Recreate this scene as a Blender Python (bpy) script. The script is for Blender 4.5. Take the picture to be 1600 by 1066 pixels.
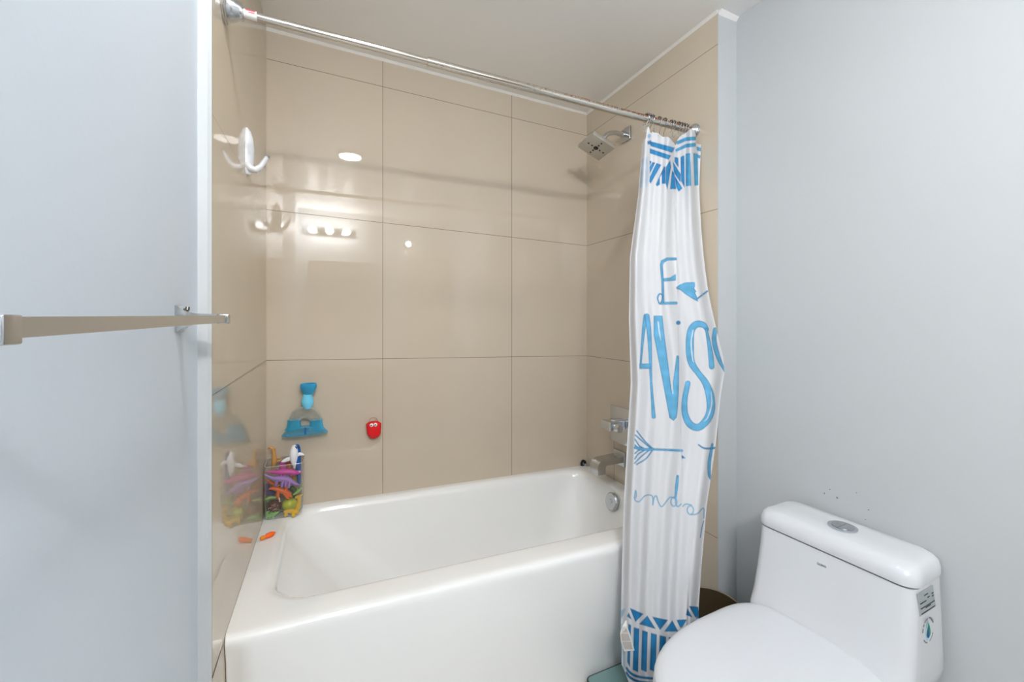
import bpy, bmesh, math, random
import numpy as np
from mathutils import Vector, Matrix

random.seed(7)
SC = bpy.context.scene
COL = SC.collection
for o in list(bpy.data.objects):
    bpy.data.objects.remove(o)

# ------------------------------------------------------------------ camera, world, exposure
F = 656.0                       # focal length in pixels of the 1600 x 1066 frame
ANG = math.radians(24.14)       # yaw to the right of the tub's depth axis
SA, CA = math.sin(ANG), math.cos(ANG)
HC = 1.27                       # camera height
V0 = 500.0                      # horizon row
cam = bpy.data.objects.new('camera', bpy.data.cameras.new('camera'))
COL.objects.link(cam)
cam.data.sensor_fit = 'HORIZONTAL'
cam.data.sensor_width = 36.0
cam.data.lens = F / 1600 * 36.0
cam.data.shift_y = (V0 - 533.0) / 1600
cam.data.clip_start = 0.01
cam.location = (0, 0, HC)
cam.rotation_euler = (math.pi / 2, 0, -ANG)
SC.camera = cam
SC.cycles.caustics_reflective = False
SC.cycles.caustics_refractive = False
SC.cycles.use_guiding = True
SC.view_settings.view_transform = 'Standard'
SC.view_settings.look = 'None'
SC.view_settings.gamma = 1.0
SC.view_settings.exposure = 0.0
SC.view_settings.use_curve_mapping = False
w = bpy.data.worlds.new('world')
SC.world = w
w.use_nodes = True
w.node_tree.nodes['Background'].inputs[0].default_value = (0.8, 0.87, 1.0, 1)
w.node_tree.nodes['Background'].inputs[1].default_value = 0.3
DOWN_L = 132.0                   # radiance of the ceiling downlight
BULB_L = 230.0                  # radiance of the vanity bulbs

# ------------------------------------------------------------------ room numbers (metres)
XL, XR = -0.209, 1.314          # tiled alcove walls
XWL, XWR = -0.241, 1.408        # painted walls
YB = 1.93                       # tiled back wall
YTL, YTR = 1.077, 1.09          # where the tile ends left / right
YF = -1.0                       # vanity wall behind the camera
SL = 0.0225                     # the alcove is out of level along x
def XLW(y): return XL - 0.0105 * (YB - y)     # the left tiled wall runs a little out of square
def ZC(x): return 2.433 - SL * (x - XL)      # ceiling
def ZT(x): return 0.512 - SL * (x - XL)      # tub deck

def at(u, v, Y=None, X=None, Z=None):
    """point of the room seen at pixel (u, v) on the plane Y=, X= or Z="""
    s = (u - 800.0) / F
    d = Vector((s * CA + SA, CA - s * SA, (V0 - v) / F))
    if Y is not None: k = Y / d.y
    elif X is not None: k = X / d.x
    else: k = (Z - HC) / d.z
    return Vector((0, 0, HC)) + d * k
def depth(p): return p.x * SA + p.y * CA

# ------------------------------------------------------------------ materials
def lin(c):
    return tuple(((x / 255) / 12.92 if x / 255 <= 0.04045 else ((x / 255 + 0.055) / 1.055) ** 2.4) for x in c[:3]) + (1.0,)
def pbr(name, rgb, rough=0.5, metal=0.0, trans=0.0, ior=1.5, emit=0, coat=0, sub=0, bump=None, spec=None):
    m = bpy.data.materials.new(name)
    m.use_nodes = True
    b = m.node_tree.nodes['Principled BSDF']
    b.inputs['Base Color'].default_value = lin(rgb)
    b.inputs['Roughness'].default_value = rough
    b.inputs['Metallic'].default_value = metal
    b.inputs['Transmission Weight'].default_value = trans
    b.inputs['IOR'].default_value = ior
    b.inputs['Coat Weight'].default_value = coat
    if spec is not None: b.inputs['Specular IOR Level'].default_value = spec
    if emit:
        b.inputs['Emission Color'].default_value = lin(rgb)
        b.inputs['Emission Strength'].default_value = emit
    if bump:
        nt = m.node_tree
        tc = nt.nodes.new('ShaderNodeTexCoord'); n = nt.nodes.new('ShaderNodeTexNoise'); bp = nt.nodes.new('ShaderNodeBump')
        n.inputs['Scale'].default_value = bump[0]; bp.inputs['Strength'].default_value = bump[1]
        bp.inputs['Distance'].default_value = 0.002
        nt.links.new(tc.outputs['Object'], n.inputs['Vector'])
        nt.links.new(n.outputs[0], bp.inputs['Height']); nt.links.new(bp.outputs[0], b.inputs['Normal'])
    return m
def thinclear(name, rgb, alpha, rough=0.05, tint=None):
    """thin clear plastic: mostly see-through, with a glossy coat"""
    m = bpy.data.materials.new(name); m.use_nodes = True
    nt = m.node_tree; nt.nodes.clear()
    out = nt.nodes.new('ShaderNodeOutputMaterial')
    tr = nt.nodes.new('ShaderNodeBsdfTransparent'); tr.inputs[0].default_value = lin(tint or rgb)
    p = nt.nodes.new('ShaderNodeBsdfPrincipled'); p.inputs['Base Color'].default_value = lin(rgb); p.inputs['Roughness'].default_value = rough
    lw = nt.nodes.new('ShaderNodeLayerWeight'); lw.inputs[0].default_value = 0.35
    mr = nt.nodes.new('ShaderNodeMapRange')
    mr.inputs[3].default_value = alpha; mr.inputs[4].default_value = min(1, alpha + 0.6)
    mx = nt.nodes.new('ShaderNodeMixShader')
    nt.links.new(lw.outputs['Facing'], mr.inputs[0]); nt.links.new(mr.outputs[0], mx.inputs[0])
    nt.links.new(tr.outputs[0], mx.inputs[1]); nt.links.new(p.outputs[0], mx.inputs[2]); nt.links.new(mx.outputs[0], out.inputs[0])
    return m

def N(nt, typ, **kw):
    n = nt.nodes.new(typ)
    for k, v in kw.items(): setattr(n, k, v)
    return n
def math_(nt, op, a, b=None, c=None):
    n = N(nt, 'ShaderNodeMath', operation=op)
    for i, x in enumerate((a, b, c)):
        if x is None: continue
        if hasattr(x, 'links') or hasattr(x, 'is_linked'): nt.links.new(x, n.inputs[i])
        else: n.inputs[i].default_value = x
    return n.outputs[0]

def tile_mat(name, axis, origin, pitch, rgb=(206, 192, 172), rough=0.02, below=None):
    """big polished porcelain tiles with hairline joints; rows follow the out-of-level alcove"""
    m = bpy.data.materials.new(name); m.use_nodes = True
    nt = m.node_tree; b = nt.nodes['Principled BSDF']
    geo = N(nt, 'ShaderNodeNewGeometry'); sep = N(nt, 'ShaderNodeSeparateXYZ')
    nt.links.new(geo.outputs['Position'], sep.inputs[0])
    x, y, z = sep.outputs
    zz = math_(nt, 'ADD', z, math_(nt, 'MULTIPLY', math_(nt, 'SUBTRACT', x, XL), SL))
    r = math_(nt, 'DIVIDE', math_(nt, 'SUBTRACT', zz, 1.108), 0.6025)
    dr = math_(nt, 'MULTIPLY', math_(nt, 'ABSOLUTE', math_(nt, 'SUBTRACT', r, math_(nt, 'ROUND', r))), 0.6025)
    a = x if axis == 'x' else y
    c = math_(nt, 'DIVIDE', math_(nt, 'SUBTRACT', a, origin), pitch)
    dc = math_(nt, 'MULTIPLY', math_(nt, 'ABSOLUTE', math_(nt, 'SUBTRACT', c, math_(nt, 'ROUND', c))), pitch)
    if below: dc = math_(nt, 'ADD', dc, math_(nt, 'GREATER_THAN', z, below))     # upright joint only in the bottom course
    d = math_(nt, 'MINIMUM', dr, dc)
    mr = N(nt, 'ShaderNodeMapRange'); mr.inputs[1].default_value = 0.0006; mr.inputs[2].default_value = 0.0016
    mr.inputs[3].default_value = 1; mr.inputs[4].default_value = 0
    nt.links.new(d, mr.inputs[0])
    # tile to tile and cloudy variation
    cmb = N(nt, 'ShaderNodeCombineXYZ')
    nt.links.new(math_(nt, 'FLOOR', c), cmb.inputs[0]); nt.links.new(math_(nt, 'FLOOR', r), cmb.inputs[1])
    wn = N(nt, 'ShaderNodeTexWhiteNoise'); nt.links.new(cmb.outputs[0], wn.inputs['Vector'])
    ns = N(nt, 'ShaderNodeTexNoise'); ns.inputs['Scale'].default_value = 6; ns.inputs['Detail'].default_value = 6
    nt.links.new(geo.outputs['Position'], ns.inputs['Vector'])
    val = math_(nt, 'ADD', math_(nt, 'MULTIPLY', math_(nt, 'SUBTRACT', wn.outputs[0], 0.5), 0.03),
                math_(nt, 'ADD', 1.0, math_(nt, 'MULTIPLY', math_(nt, 'SUBTRACT', ns.outputs[0], 0.5), 0.07)))
    vm = N(nt, 'ShaderNodeVectorMath', operation='SCALE'); vm.inputs[0].default_value = lin(rgb)[:3]
    nt.links.new(val, vm.inputs['Scale'])
    mix = N(nt, 'ShaderNodeMix', data_type='RGBA')
    nt.links.new(mr.outputs[0], mix.inputs[0]); nt.links.new(vm.outputs[0], mix.inputs[6]); mix.inputs[7].default_value = lin((112, 95, 74))
    nt.links.new(mix.outputs[2], b.inputs['Base Color'])
    rr = N(nt, 'ShaderNodeMapRange'); rr.inputs[3].default_value = rough; rr.inputs[4].default_value = 0.7
    nt.links.new(mr.outputs[0], rr.inputs[0]); nt.links.new(rr.outputs[0], b.inputs['Roughness'])
    b.inputs['IOR'].default_value = 1.52
    return m

M = {}
M['tile_back'] = tile_mat('tile_back', 'x', 0.238, 0.626)
M['tile_side'] = tile_mat('tile_side', 'y', 1.694, 0.604, rough=0.01, below=0.70)
M['tile_left'] = tile_mat('tile_left', 'y', 1.08, 2.0, rough=0.004)
M['paint_left'] = pbr('paint_left', (210, 220, 230), 0.45, bump=(90, 0.12))  # wall paint with the left wall's brighter light put into its colour
M['paint'] = pbr('paint', (194, 197, 198), 0.5, bump=(90, 0.12))  # same wall paint made darker; the right side's dimmer light is in the colour
M['ceil'] = pbr('ceiling_paint', (249, 248, 245), 0.3)
M['caulk'] = pbr('caulk', (244, 242, 238), 0.4)
M['floor'] = tile_mat('floor_tile', 'x', 0.1, 0.6, (232, 229, 224))
M['enamel'] = pbr('white_enamel', (246, 246, 244), 0.10, coat=0.3)
M['ceramic'] = pbr('white_ceramic', (218, 220, 223), 0.12, coat=0.3)
M['seat'] = pbr('seat_plastic', (218, 220, 224), 0.28)
M['chrome'] = pbr('chrome', (214, 218, 224), 0.10, 1.0)
M['nickel'] = pbr('brushed_nickel', (196, 198, 200), 0.22, 1.0)
M['head'] = pbr('satin_chrome', (196, 194, 186), 0.35, 0.75)
M['steel_dark'] = pbr('dark_steel', (120, 116, 110), 0.25, 1.0)
M['black'] = pbr('black_rubber', (22, 22, 24), 0.4)
M['white_plastic'] = pbr('white_plastic', (232, 234, 238), 0.25)
M['grey_plastic'] = pbr('grey_plastic', (150, 150, 150), 0.4)
M['blue_clear'] = thinclear('clear_blue_plastic', (84, 206, 248), 0.42, tint=(176, 228, 246))
M['blue_foot'] = thinclear('pale_clear_blue_plastic', (130, 216, 246), 0.28, tint=(206, 236, 246))
M['blue_light'] = pbr('light_blue_plastic', (120, 216, 250), 0.2)
M['clear'] = thinclear('clear_plastic', (244, 244, 242), 0.03)
M['clear_rim'] = thinclear('clear_plastic_rim', (225, 225, 220), 0.45)
M['clear_dome'] = thinclear('clear_dome', (236, 236, 232), 0.16)
M['red'] = pbr('red_silicone', (226, 16, 22), 0.35)
M['glassmat'] = pbr('teal_glass', (118, 150, 148), 0.06, coat=1.0)
M['glassedge'] = pbr('teal_glass_edge', (40, 66, 66), 0.2)
M['bin'] = pbr('brown_bin', (74, 62, 44), 0.35)
M['bin_rim'] = pbr('brown_bin_rim', (140, 128, 104), 0.3)
M['label'] = pbr('grey_label', (168, 174, 176), 0.5)
M['ink'] = pbr('dark_ink', (60, 66, 68), 0.6)
M['ink_soft'] = pbr('soft_ink', (128, 134, 138), 0.6)
M['paper'] = pbr('white_paper', (240, 238, 232), 0.6)
M['paper_print'] = pbr('grey_print', (196, 188, 182), 0.7)
M['red_ink'] = pbr('red_ink', (204, 70, 96), 0.6)
M['drop_green'] = pbr('drop_green', (60, 150, 80), 0.5)
M['drop_blue'] = pbr('drop_blue', (8, 70, 150), 0.5)
M['drop_halo'] = pbr('drop_halo', (170, 205, 224), 0.5)
M['mirror'] = pbr('mirror_glass', (235, 238, 236), 0.01, 1.0)
M['wood'] = pbr('vanity_wood', (120, 96, 74), 0.4)
M['taupe'] = pbr('taupe_door', (176, 160, 138), 0.5)
M['stone'] = pbr('white_stone', (228, 226, 222), 0.2)
def toy(name, rgb, rough=0.35): M[name] = pbr('toy_' + name, rgb, rough)
for n_, c_ in dict(white=(240, 242, 246), whale_blue=(20, 92, 176), tan=(200, 150, 84), pink=(216, 70, 168), mauve=(200, 84, 160), purple=(172, 132, 208),
                   orange=(240, 108, 34), dark_orange=(206, 92, 16), indigo=(54, 36, 110), green=(150, 196, 104), dark_green=(70, 104, 50), leaf=(124, 190, 96),
                   olive=(176, 150, 22), brown=(84, 34, 20), lime=(196, 206, 40), yellow=(236, 190, 24), cream=(236, 214, 190), rust=(196, 112, 62),
                   cyan=(30, 110, 170), fish=(255, 104, 20), fish_tail=(240, 140, 30), grey=(110, 116, 118)).items():
    toy(n_, c_)

# rust-flecked chrome for the curtain rod
m = pbr('rod_chrome', (206, 200, 190), 0.14, 1.0); M['rod'] = m
m = pbr('rod_rusty', (206, 200, 190), 0.16, 1.0); M['rod_rusty'] = m
nt = m.node_tree; b = nt.nodes['Principled BSDF']
geo = N(nt, 'ShaderNodeNewGeometry'); sep = N(nt, 'ShaderNodeSeparateXYZ'); nt.links.new(geo.outputs['Position'], sep.inputs[0])
nsep = N(nt, 'ShaderNodeSeparateXYZ'); nt.links.new(geo.outputs['Normal'], nsep.inputs[0])
ns = N(nt, 'ShaderNodeTexNoise'); ns.inputs['Scale'].default_value = 170; ns.inputs['Detail'].default_value = 3
nt.links.new(geo.outputs['Position'], ns.inputs['Vector'])
mx = N(nt, 'ShaderNodeMapRange'); mx.inputs[1].default_value = 0.35; mx.inputs[2].default_value = 1.05; nt.links.new(sep.outputs[0], mx.inputs[0])
mz = N(nt, 'ShaderNodeMapRange'); mz.inputs[1].default_value = -0.3; mz.inputs[2].default_value = 0.95; nt.links.new(nsep.outputs[2], mz.inputs[0])
amount = math_(nt, 'MULTIPLY', mx.outputs[0], mz.outputs[0])
msk = math_(nt, 'GREATER_THAN', math_(nt, 'ADD', ns.outputs[0], math_(nt, 'MULTIPLY', amount, 0.46)), 0.69)
mix = N(nt, 'ShaderNodeMix', data_type='RGBA'); nt.links.new(msk, mix.inputs[0])
mix.inputs[6].default_value = lin((206, 200, 190)); mix.inputs[7].default_value = lin((122, 78, 48)); nt.links.new(mix.outputs[2], b.inputs['Base Color'])
nt.links.new(math_(nt, 'SUBTRACT', 1.0, msk), b.inputs['Metallic'])
nt.links.new(math_(nt, 'ADD', 0.16, math_(nt, 'MULTIPLY', msk, 0.6)), b.inputs['Roughness'])

# ------------------------------------------------------------------ object helpers
def props(o, label=None, cat=None, group=None, kind=None):
    if label: o['label'] = label
    if cat: o['category'] = cat
    if group: o['group'] = group
    if kind: o['kind'] = kind
    return o
def thing(name, loc, label, cat, group=None, rz=0):
    o = bpy.data.objects.new(name, None); COL.objects.link(o)
    o.empty_display_size = 0.05
    o.location = loc; o.rotation_euler = (0, 0, rz)
    return props(o, label, cat, group)
def root(o):
    while o.parent: o = o.parent
    return o
def finish(name, me, mat, parent=None, smooth=True, local=False, ang=40):
    """link a mesh given in world coordinates (or in the thing's own, local=True) as one object"""
    if parent is not None and not local:
        r = root(parent); me.transform(Matrix.Translation(-Vector(r.location)))
    if smooth:
        me.polygons.foreach_set('use_smooth', [True] * len(me.polygons))
        me.set_sharp_from_angle(angle=math.radians(ang))
    o = bpy.data.objects.new(name, me); COL.objects.link(o)
    if mat is not None:
        for x in (mat if isinstance(mat, (list, tuple)) else [mat]): me.materials.append(x)
    if parent is not None: o.parent = parent
    return o

class MB:
    def __init__(s): s.bm = bmesh.new()
    def _add(s, vs, fs, mi=0):
        bv = [s.bm.verts.new(v) for v in vs]
        for f in fs:
            try:
                fc = s.bm.faces.new([bv[i] for i in f]); fc.material_index = mi
            except ValueError: pass
        return bv
    def box(s, c, size, bevel=0, rot=None, seg=3, mi=0):
        t = bmesh.new(); bmesh.ops.create_cube(t, size=1)
        for v in t.verts: v.co = Vector((v.co.x * size[0], v.co.y * size[1], v.co.z * size[2]))
        if bevel: bmesh.ops.bevel(t, geom=list(t.edges), offset=bevel, segments=seg, profile=0.5, affect='EDGES')
        mt = Matrix.Translation(Vector(c)) @ (rot.to_4x4() if rot else Matrix())
        s.merge(t, mt, mi); return s
    def merge(s, t, mt=Matrix(), mi=0):
        t.verts.ensure_lookup_table(); t.verts.index_update()
        s._add([mt @ v.co for v in t.verts], [[v.index for v in f.verts] for f in t.faces], mi); t.free()
    def box2(s, a, b_, bevel=0, mi=0):
        a, b_ = Vector(a), Vector(b_); return s.box((a + b_) / 2, tuple(abs(x) for x in (b_ - a)), bevel, mi=mi)
    def loft(s, rings, cap0=True, cap1=True, mi=0, closed=True):
        n = len(rings[0]); vs = [p for r in rings for p in r]; fs = []
        for i in range(len(rings) - 1):
            for j in range(n if closed else n - 1):
                k = (j + 1) % n
                fs.append((i * n + j, i * n + k, (i + 1) * n + k, (i + 1) * n + j))
        if cap0: fs.append(tuple(range(n))[::-1])
        if cap1: fs.append(tuple((len(rings) - 1) * n + j for j in range(n)))
        s._add(vs, fs, mi); return s
    def lathe(s, prof, o=(0, 0, 0), axis=(0, 0, 1), n=28, mi=0, squash=None):
        q = Vector((0, 0, 1)).rotation_difference(Vector(axis).normalized()).to_matrix(); o = Vector(o); rings = []
        for r, h in prof:
            ring = []
            for k in range(n):
                a = 2 * math.pi * k / n
                p = Vector((max(r, 1e-5) * math.cos(a), max(r, 1e-5) * math.sin(a), h))
                if squash: p = Vector((p.x * squash[0], p.y * squash[1], p.z))
                ring.append(o + q @ p)
            rings.append(ring)
        return s.loft(rings, mi=mi)
    def tube(s, pts, rad, n=12, mi=0, round_=True, flat=None):
        pts = [Vector(p) for p in pts]
        if not isinstance(rad, (list, tuple)): rad = [rad] * len(pts)
        rad = list(rad)
        if round_ and len(pts) > 1:   # domed ends
            d0 = (pts[0] - pts[1]).normalized(); d1 = (pts[-1] - pts[-2]).normalized()
            a, b_ = pts[0], pts[-1]; ra, rb = rad[0], rad[-1]
            pts = [a + d0 * ra * 0.95, a + d0 * ra * 0.7] + pts + [b_ + d1 * rb * 0.7, b_ + d1 * rb * 0.95]
            rad = [ra * 0.25, ra * 0.72] + rad + [rb * 0.72, rb * 0.25]
        rings = []; up = None
        for i, p in enumerate(pts):
            t = (pts[min(i + 1, len(pts) - 1)] - pts[max(i - 1, 0)]).normalized()
            if up is None:
                up = Vector((0, 0, 1)) if abs(t.z) < 0.9 else Vector((0, 1, 0))
            sd = t.cross(up)
            if sd.length < 1e-6: sd = t.cross(Vector((1, 0, 0)))
            sd.normalize(); up = sd.cross(t).normalized()
            fl = flat or 1.0
            rings.append([p + (sd * math.cos(2 * math.pi * k / n) * fl + up * math.sin(2 * math.pi * k / n)) * rad[i] for k in range(n)])
        return s.loft(rings, mi=mi)
    def ell(s, c, r, rot=None, n=20, mi=0):
        t = bmesh.new(); bmesh.ops.create_uvsphere(t, u_segments=n, v_segments=max(8, n * 2 // 3), radius=1)
        mt = Matrix.Translation(Vector(c)) @ (rot.to_4x4() if rot else Matrix()) @ Matrix.Diagonal((r[0], r[1], r[2], 1))
        s.merge(t, mt, mi); return s
    def torus(s, c, R, r, axis=(0, 0, 1), n=32, k=10, sx=1, sy=1, mi=0):
        q = Vector((0, 0, 1)).rotation_difference(Vector(axis).normalized()).to_matrix(); c = Vector(c); rings = []
        for i in range(n + 1):
            a = 2 * math.pi * i / n; d = Vector((math.cos(a) * sx, math.sin(a) * sy, 0))
            rings.append([c + q @ (d * R + (d * math.cos(2 * math.pi * j / k) + Vector((0, 0, 1)) * math.sin(2 * math.pi * j / k)) * r) for j in range(k)])
        return s.loft(rings, False, False, mi)
    def prism(s, poly, d, mi=0):
        """planar polygon (world points) thickened by vector d"""
        return s.loft([[Vector(p) for p in poly], [Vector(p) + Vector(d) for p in poly]], mi=mi)
    def ptube(s, pts, Y, n=12, mi=0, flat=None, dy=None):
        """tube through image points (u, v, radius px) at depth plane Y"""
        P = []; R = []
        for i, (u, v, r) in enumerate(pts):
            p = at(u, v, Y=Y + (dy[i] if dy else 0)); P.append(p); R.append(r * depth(p) / F)
        return s.tube(P, R, n, mi, flat=flat)
    def pball(s, u, v, r, Y, mi=0, sy=1.0, sz=1.0):
        p = at(u, v, Y=Y); R = r * depth(p) / F
        return s.ell(p, (R, R * sy, R * sz), mi=mi)
    def build(s, name, mat, parent=None, smooth=True, local=False, ang=40):
        bmesh.ops.recalc_face_normals(s.bm, faces=list(s.bm.faces))
        me = bpy.data.meshes.new(name); s.bm.to_mesh(me); s.bm.free()
        return finish(name, me, mat, parent, smooth, local, ang)

TS = [0, .008, .018, .028, .04] + [0.04 + 0.92 * k / 22 for k in range(1, 22)] + [.96, .972, .982, .992, 1]
def rrect(x0, x1, y0, y1, r, z, nc=8, ts=None, zf=None):
    """rounded rectangle ring, counter-clockwise from the front-left"""
    ts = ts or [k / 6 for k in range(7)]
    out = []
    def side(a, b_): out.extend([(a[0] + (b_[0] - a[0]) * t, a[1] + (b_[1] - a[1]) * t) for t in ts])
    def corner(cx, cy, a0):
        for k in range(1, nc):
            a = a0 + math.pi / 2 * k / nc; out.append((cx + r * math.cos(a), cy + r * math.sin(a)))
    side((x0 + r, y0), (x1 - r, y0)); corner(x1 - r, y0 + r, -math.pi / 2)
    side((x1, y0 + r), (x1, y1 - r)); corner(x1 - r, y1 - r, 0)
    side((x1 - r, y1), (x0 + r, y1)); corner(x0 + r, y1 - r, math.pi / 2)
    side((x0, y1 - r), (x0, y0 + r)); corner(x0 + r, y0 + r, math.pi)
    return [Vector((x, y, zf(x) if zf else z)) for x, y in out]

# ------------------------------------------------------------------ room shell
def slab(name, poly, d, mat):
    b = MB(); b.prism(poly, d); return props(b.build(name, mat, smooth=False), kind='structure')
T = 0.12
# tiled alcove
slab('wall_back', [(XL, YB, 0), (XR, YB, 0), (XR, YB, ZC(XR)), (XL, YB, ZC(XL))], (0, T, 0), M['tile_back'])
slab('wall_alcove_left', [(XLW(YTL), YTL, 0), (XLW(YB + T), YB + T, 0), (XLW(YB + T), YB + T, ZC(XL)), (XLW(YTL), YTL, ZC(XL))], (-T, 0, 0), M['tile_left'])
slab('wall_alcove_right', [(XR, YTR + .002, 0), (XR, YB + T, 0), (XR, YB + T, ZC(XR)), (XR, YTR + .002, ZC(XR))], (0.14, 0, 0), M['tile_side'])
# painted return that closes the alcove wall on the right, with the white edge of the tile
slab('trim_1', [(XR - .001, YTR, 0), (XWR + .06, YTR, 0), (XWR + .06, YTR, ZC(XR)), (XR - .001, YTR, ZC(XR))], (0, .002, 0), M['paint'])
# plaster edge between tile and painted wall on the left, rounded
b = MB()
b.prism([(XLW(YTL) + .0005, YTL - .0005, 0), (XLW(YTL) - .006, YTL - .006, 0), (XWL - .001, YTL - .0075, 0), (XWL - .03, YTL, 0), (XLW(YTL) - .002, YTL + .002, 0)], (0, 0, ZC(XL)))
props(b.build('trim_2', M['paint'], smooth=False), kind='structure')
slab('wall_left', [(XWL, YF - T, 0), (XWL, YTL, 0), (XWL, YTL, 2.45), (XWL, YF - T, 2.45)], (-T, 0, 0), M['paint_left'])
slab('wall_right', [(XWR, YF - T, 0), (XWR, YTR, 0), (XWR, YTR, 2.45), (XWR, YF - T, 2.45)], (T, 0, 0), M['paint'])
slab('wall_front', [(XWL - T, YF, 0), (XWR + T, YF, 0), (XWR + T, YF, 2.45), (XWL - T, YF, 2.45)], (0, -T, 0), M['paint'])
xa, xb = XWL - T, XWR + T
slab('ceiling', [(xa, YF - T, ZC(xa)), (xb, YF - T, ZC(xb)), (xb, YB + T, ZC(xb)), (xa, YB + T, ZC(xa))], (0, 0, T), M['ceil'])
slab('floor', [(xa, YF - T, 0), (xb, YF - T, 0), (xb, YB + T, 0), (xa, YB + T, 0)], (0, 0, -T), M['floor'])
# caulk bead along the alcove ceiling
b = MB(); g = .011
b.prism([(XL, YB, ZC(XL)), (XL, YB - g, ZC(XL)), (XL, YB, ZC(XL) - g * .7)], (XR - XL, 0, -SL * (XR - XL)))
b.prism([(XR, YTR, ZC(XR)), (XR - g, YTR, ZC(XR)), (XR, YTR, ZC(XR) - g * .7)], (0, YB - YTR, 0))
props(b.build('trim_3', M['caulk'], smooth=False), kind='structure')
b = MB(); g = .014      # painter's fillet over the return
b.prism([(XR, YTR, ZC(XR)), (XR, YTR - g, ZC(XR)), (XR, YTR, ZC(XR) - g)], (XWR - XR, 0, 0))
props(b.build('trim_4', M['caulk'], smooth=False), kind='structure')
# door on the wall behind the camera (it shows in the polished tiles)
d = thing('door_1', (1.13, YF, 0), None, None); props(d, kind='structure')
b = MB(); b.box2((0.88, YF + .002, 0), (1.38, YF + .02, 2.05), .003); b.build('door_panel', M['taupe'], d)
b = MB(); b.lathe([(.022, 0), (.022, .006), (.01, .012), (.01, .035), (.024, .045), (.026, .06), (.016, .072), (0, .074)], (.94, YF + .02, 1.0), (0, 1, 0)); b.build('door_handle', M['nickel'], d)

# ------------------------------------------------------------------ lamps
def lamp(name, typ, loc, L, r, parent):
    """a real lamp of surface radiance L and radius r"""
    ld = bpy.data.lights.new(name, typ); ld.color = (1.0, .992, .985)
    if typ == 'POINT': ld.shadow_soft_size = r; ld.use_soft_falloff = False; ld.energy = L * 4 * math.pi ** 2 * r * r
    else: ld.shape = 'DISK'; ld.size = 2 * r; ld.energy = L * math.pi ** 2 * r * r
    o = bpy.data.objects.new(name, ld); COL.objects.link(o); o.parent = parent
    o.location = Vector(loc) - Vector(root(parent).location)
def downlight(x, y, label):
    z = ZC(x)
    t = thing('ceiling_light', (x, y, z), label, 'ceiling light')
    b = MB(); b.lathe([(.073, -.001), (.074, -.006), (.086, -.006), (.090, -.001), (.090, .0), (.073, .0)], (x, y, z)); b.build('trim_ring', M['white_plastic'], t)
    b = MB(); b.lathe([(.0, -.003), (.072, -.003), (.072, -.001), (0, -.001)], (x, y, z)); b.build('lens', M['white_plastic'], t)
    lamp('downlight_glow', 'AREA', (x, y, z - .0045), DOWN_L, .072, t)
downlight(.17, .69, 'round recessed downlight in the ceiling just outside the tub')
t = thing('vanity_light', (.055, YF, 2.19), 'three globe vanity light bar above the mirror, seen reflected in the tiles', 'wall lamp')
b = MB(); b.box2((-.19, YF, 2.16), (.30, YF + .025, 2.24), .006); b.build('back_plate', M['chrome'], t)
for k in range(3):
    x = .055 + (k - 1) * .163
    b = MB(); b.lathe([(.026, 0), (.026, .03), (.02, .04)], (x, YF + .025, 2.20), (0, 1, 0)); s_ = b.build('socket', M['chrome'], t)
    b = MB(); b.ell((x, YF + .105, 2.20), (.030, .030, .030)); b.build('bulb', M['white_plastic'], s_)
    lamp('bulb_glow', 'POINT', (x, YF + .105, 2.20), BULB_L, .037, t)
t = thing('wall_sconce', (.865, YF, 2.12), 'single globe sconce beside the door, seen reflected in the tiles', 'wall lamp')
b = MB(); b.lathe([(.045, 0), (.045, .01), (.02, .02), (.02, .05)], (.865, YF, 2.12), (0, 1, 0)); s_ = b.build('back_plate', M['chrome'], t)
b = MB(); b.ell((.865, YF + .085, 2.12), (.024, .024, .024)); b.build('bulb', M['white_plastic'], s_)
lamp('bulb_glow', 'POINT', (.865, YF + .085, 2.12), 62, .03, t)

# ------------------------------------------------------------------ vanity behind the camera
t = thing('wall_mirror', (.16, YF, 1.15), 'rectangular wall mirror over the vanity, seen reflected in the tiles', 'mirror')
b = MB(); b.box2((-.17, YF, 1.14), (.49, YF + .018, 1.90), .004); b.build('frame', M['chrome'], t)
b = MB(); b.box2((-.155, YF + .018, 1.155), (.475, YF + .021, 1.885)); b.build('mirror_glass', M['mirror'], t)
t = thing('vanity_cabinet', (.2, YF + .22, 0), 'brown vanity cabinet with white counter on the wall behind the camera', 'cabinet')
b = MB(); b.box2((XWL + .005, YF + .004, 0.08), (.64, YF + .42, .80), .004); b.build('body', M['wood'], t)
b = MB(); b.box2((XWL + .02, YF + .02, 0), (.62, YF + .38, .08)); b.build('plinth', M['wood'], t)
b = MB(); b.box2((XWL + .003, YF + .003, .80), (.66, YF + .44, .84), .006); b.box2((XWL + .003, YF + .003, .84), (.66, YF + .018, .94), .003); b.build('counter', M['stone'], t)
for x0, x1, kx in ((XWL + .02, .2, .17), (.21, .62, .24)):
    b = MB(); b.box2((x0, YF + .42, .11), (x1, YF + .438, .77), .004); dd = b.build('door', M['wood'], t)
    b = MB(); b.lathe([(.006, 0), (.006, .015), (.014, .02), (.012, .03), (0, .032)], (kx, YF + .438, .6), (0, 1, 0)); b.build('knob', M['nickel'], dd)
b = MB(); b.lathe([(.02, 0), (.05, .003), (.17, .012), (.19, .055), (.195, .055), (.18, .0), (0, -.0)], (.2, YF + .22, .845), squash=(1, .75)); b.build('basin', M['ceramic'], t)
b = MB(); b.tube([(.2, YF + .06, .84), (.2, YF + .06, .99), (.2, YF + .09, 1.03), (.2, YF + .15, 1.02), (.2, YF + .17, .99)], .012); b.build('faucet', M['chrome'], t)

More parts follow.
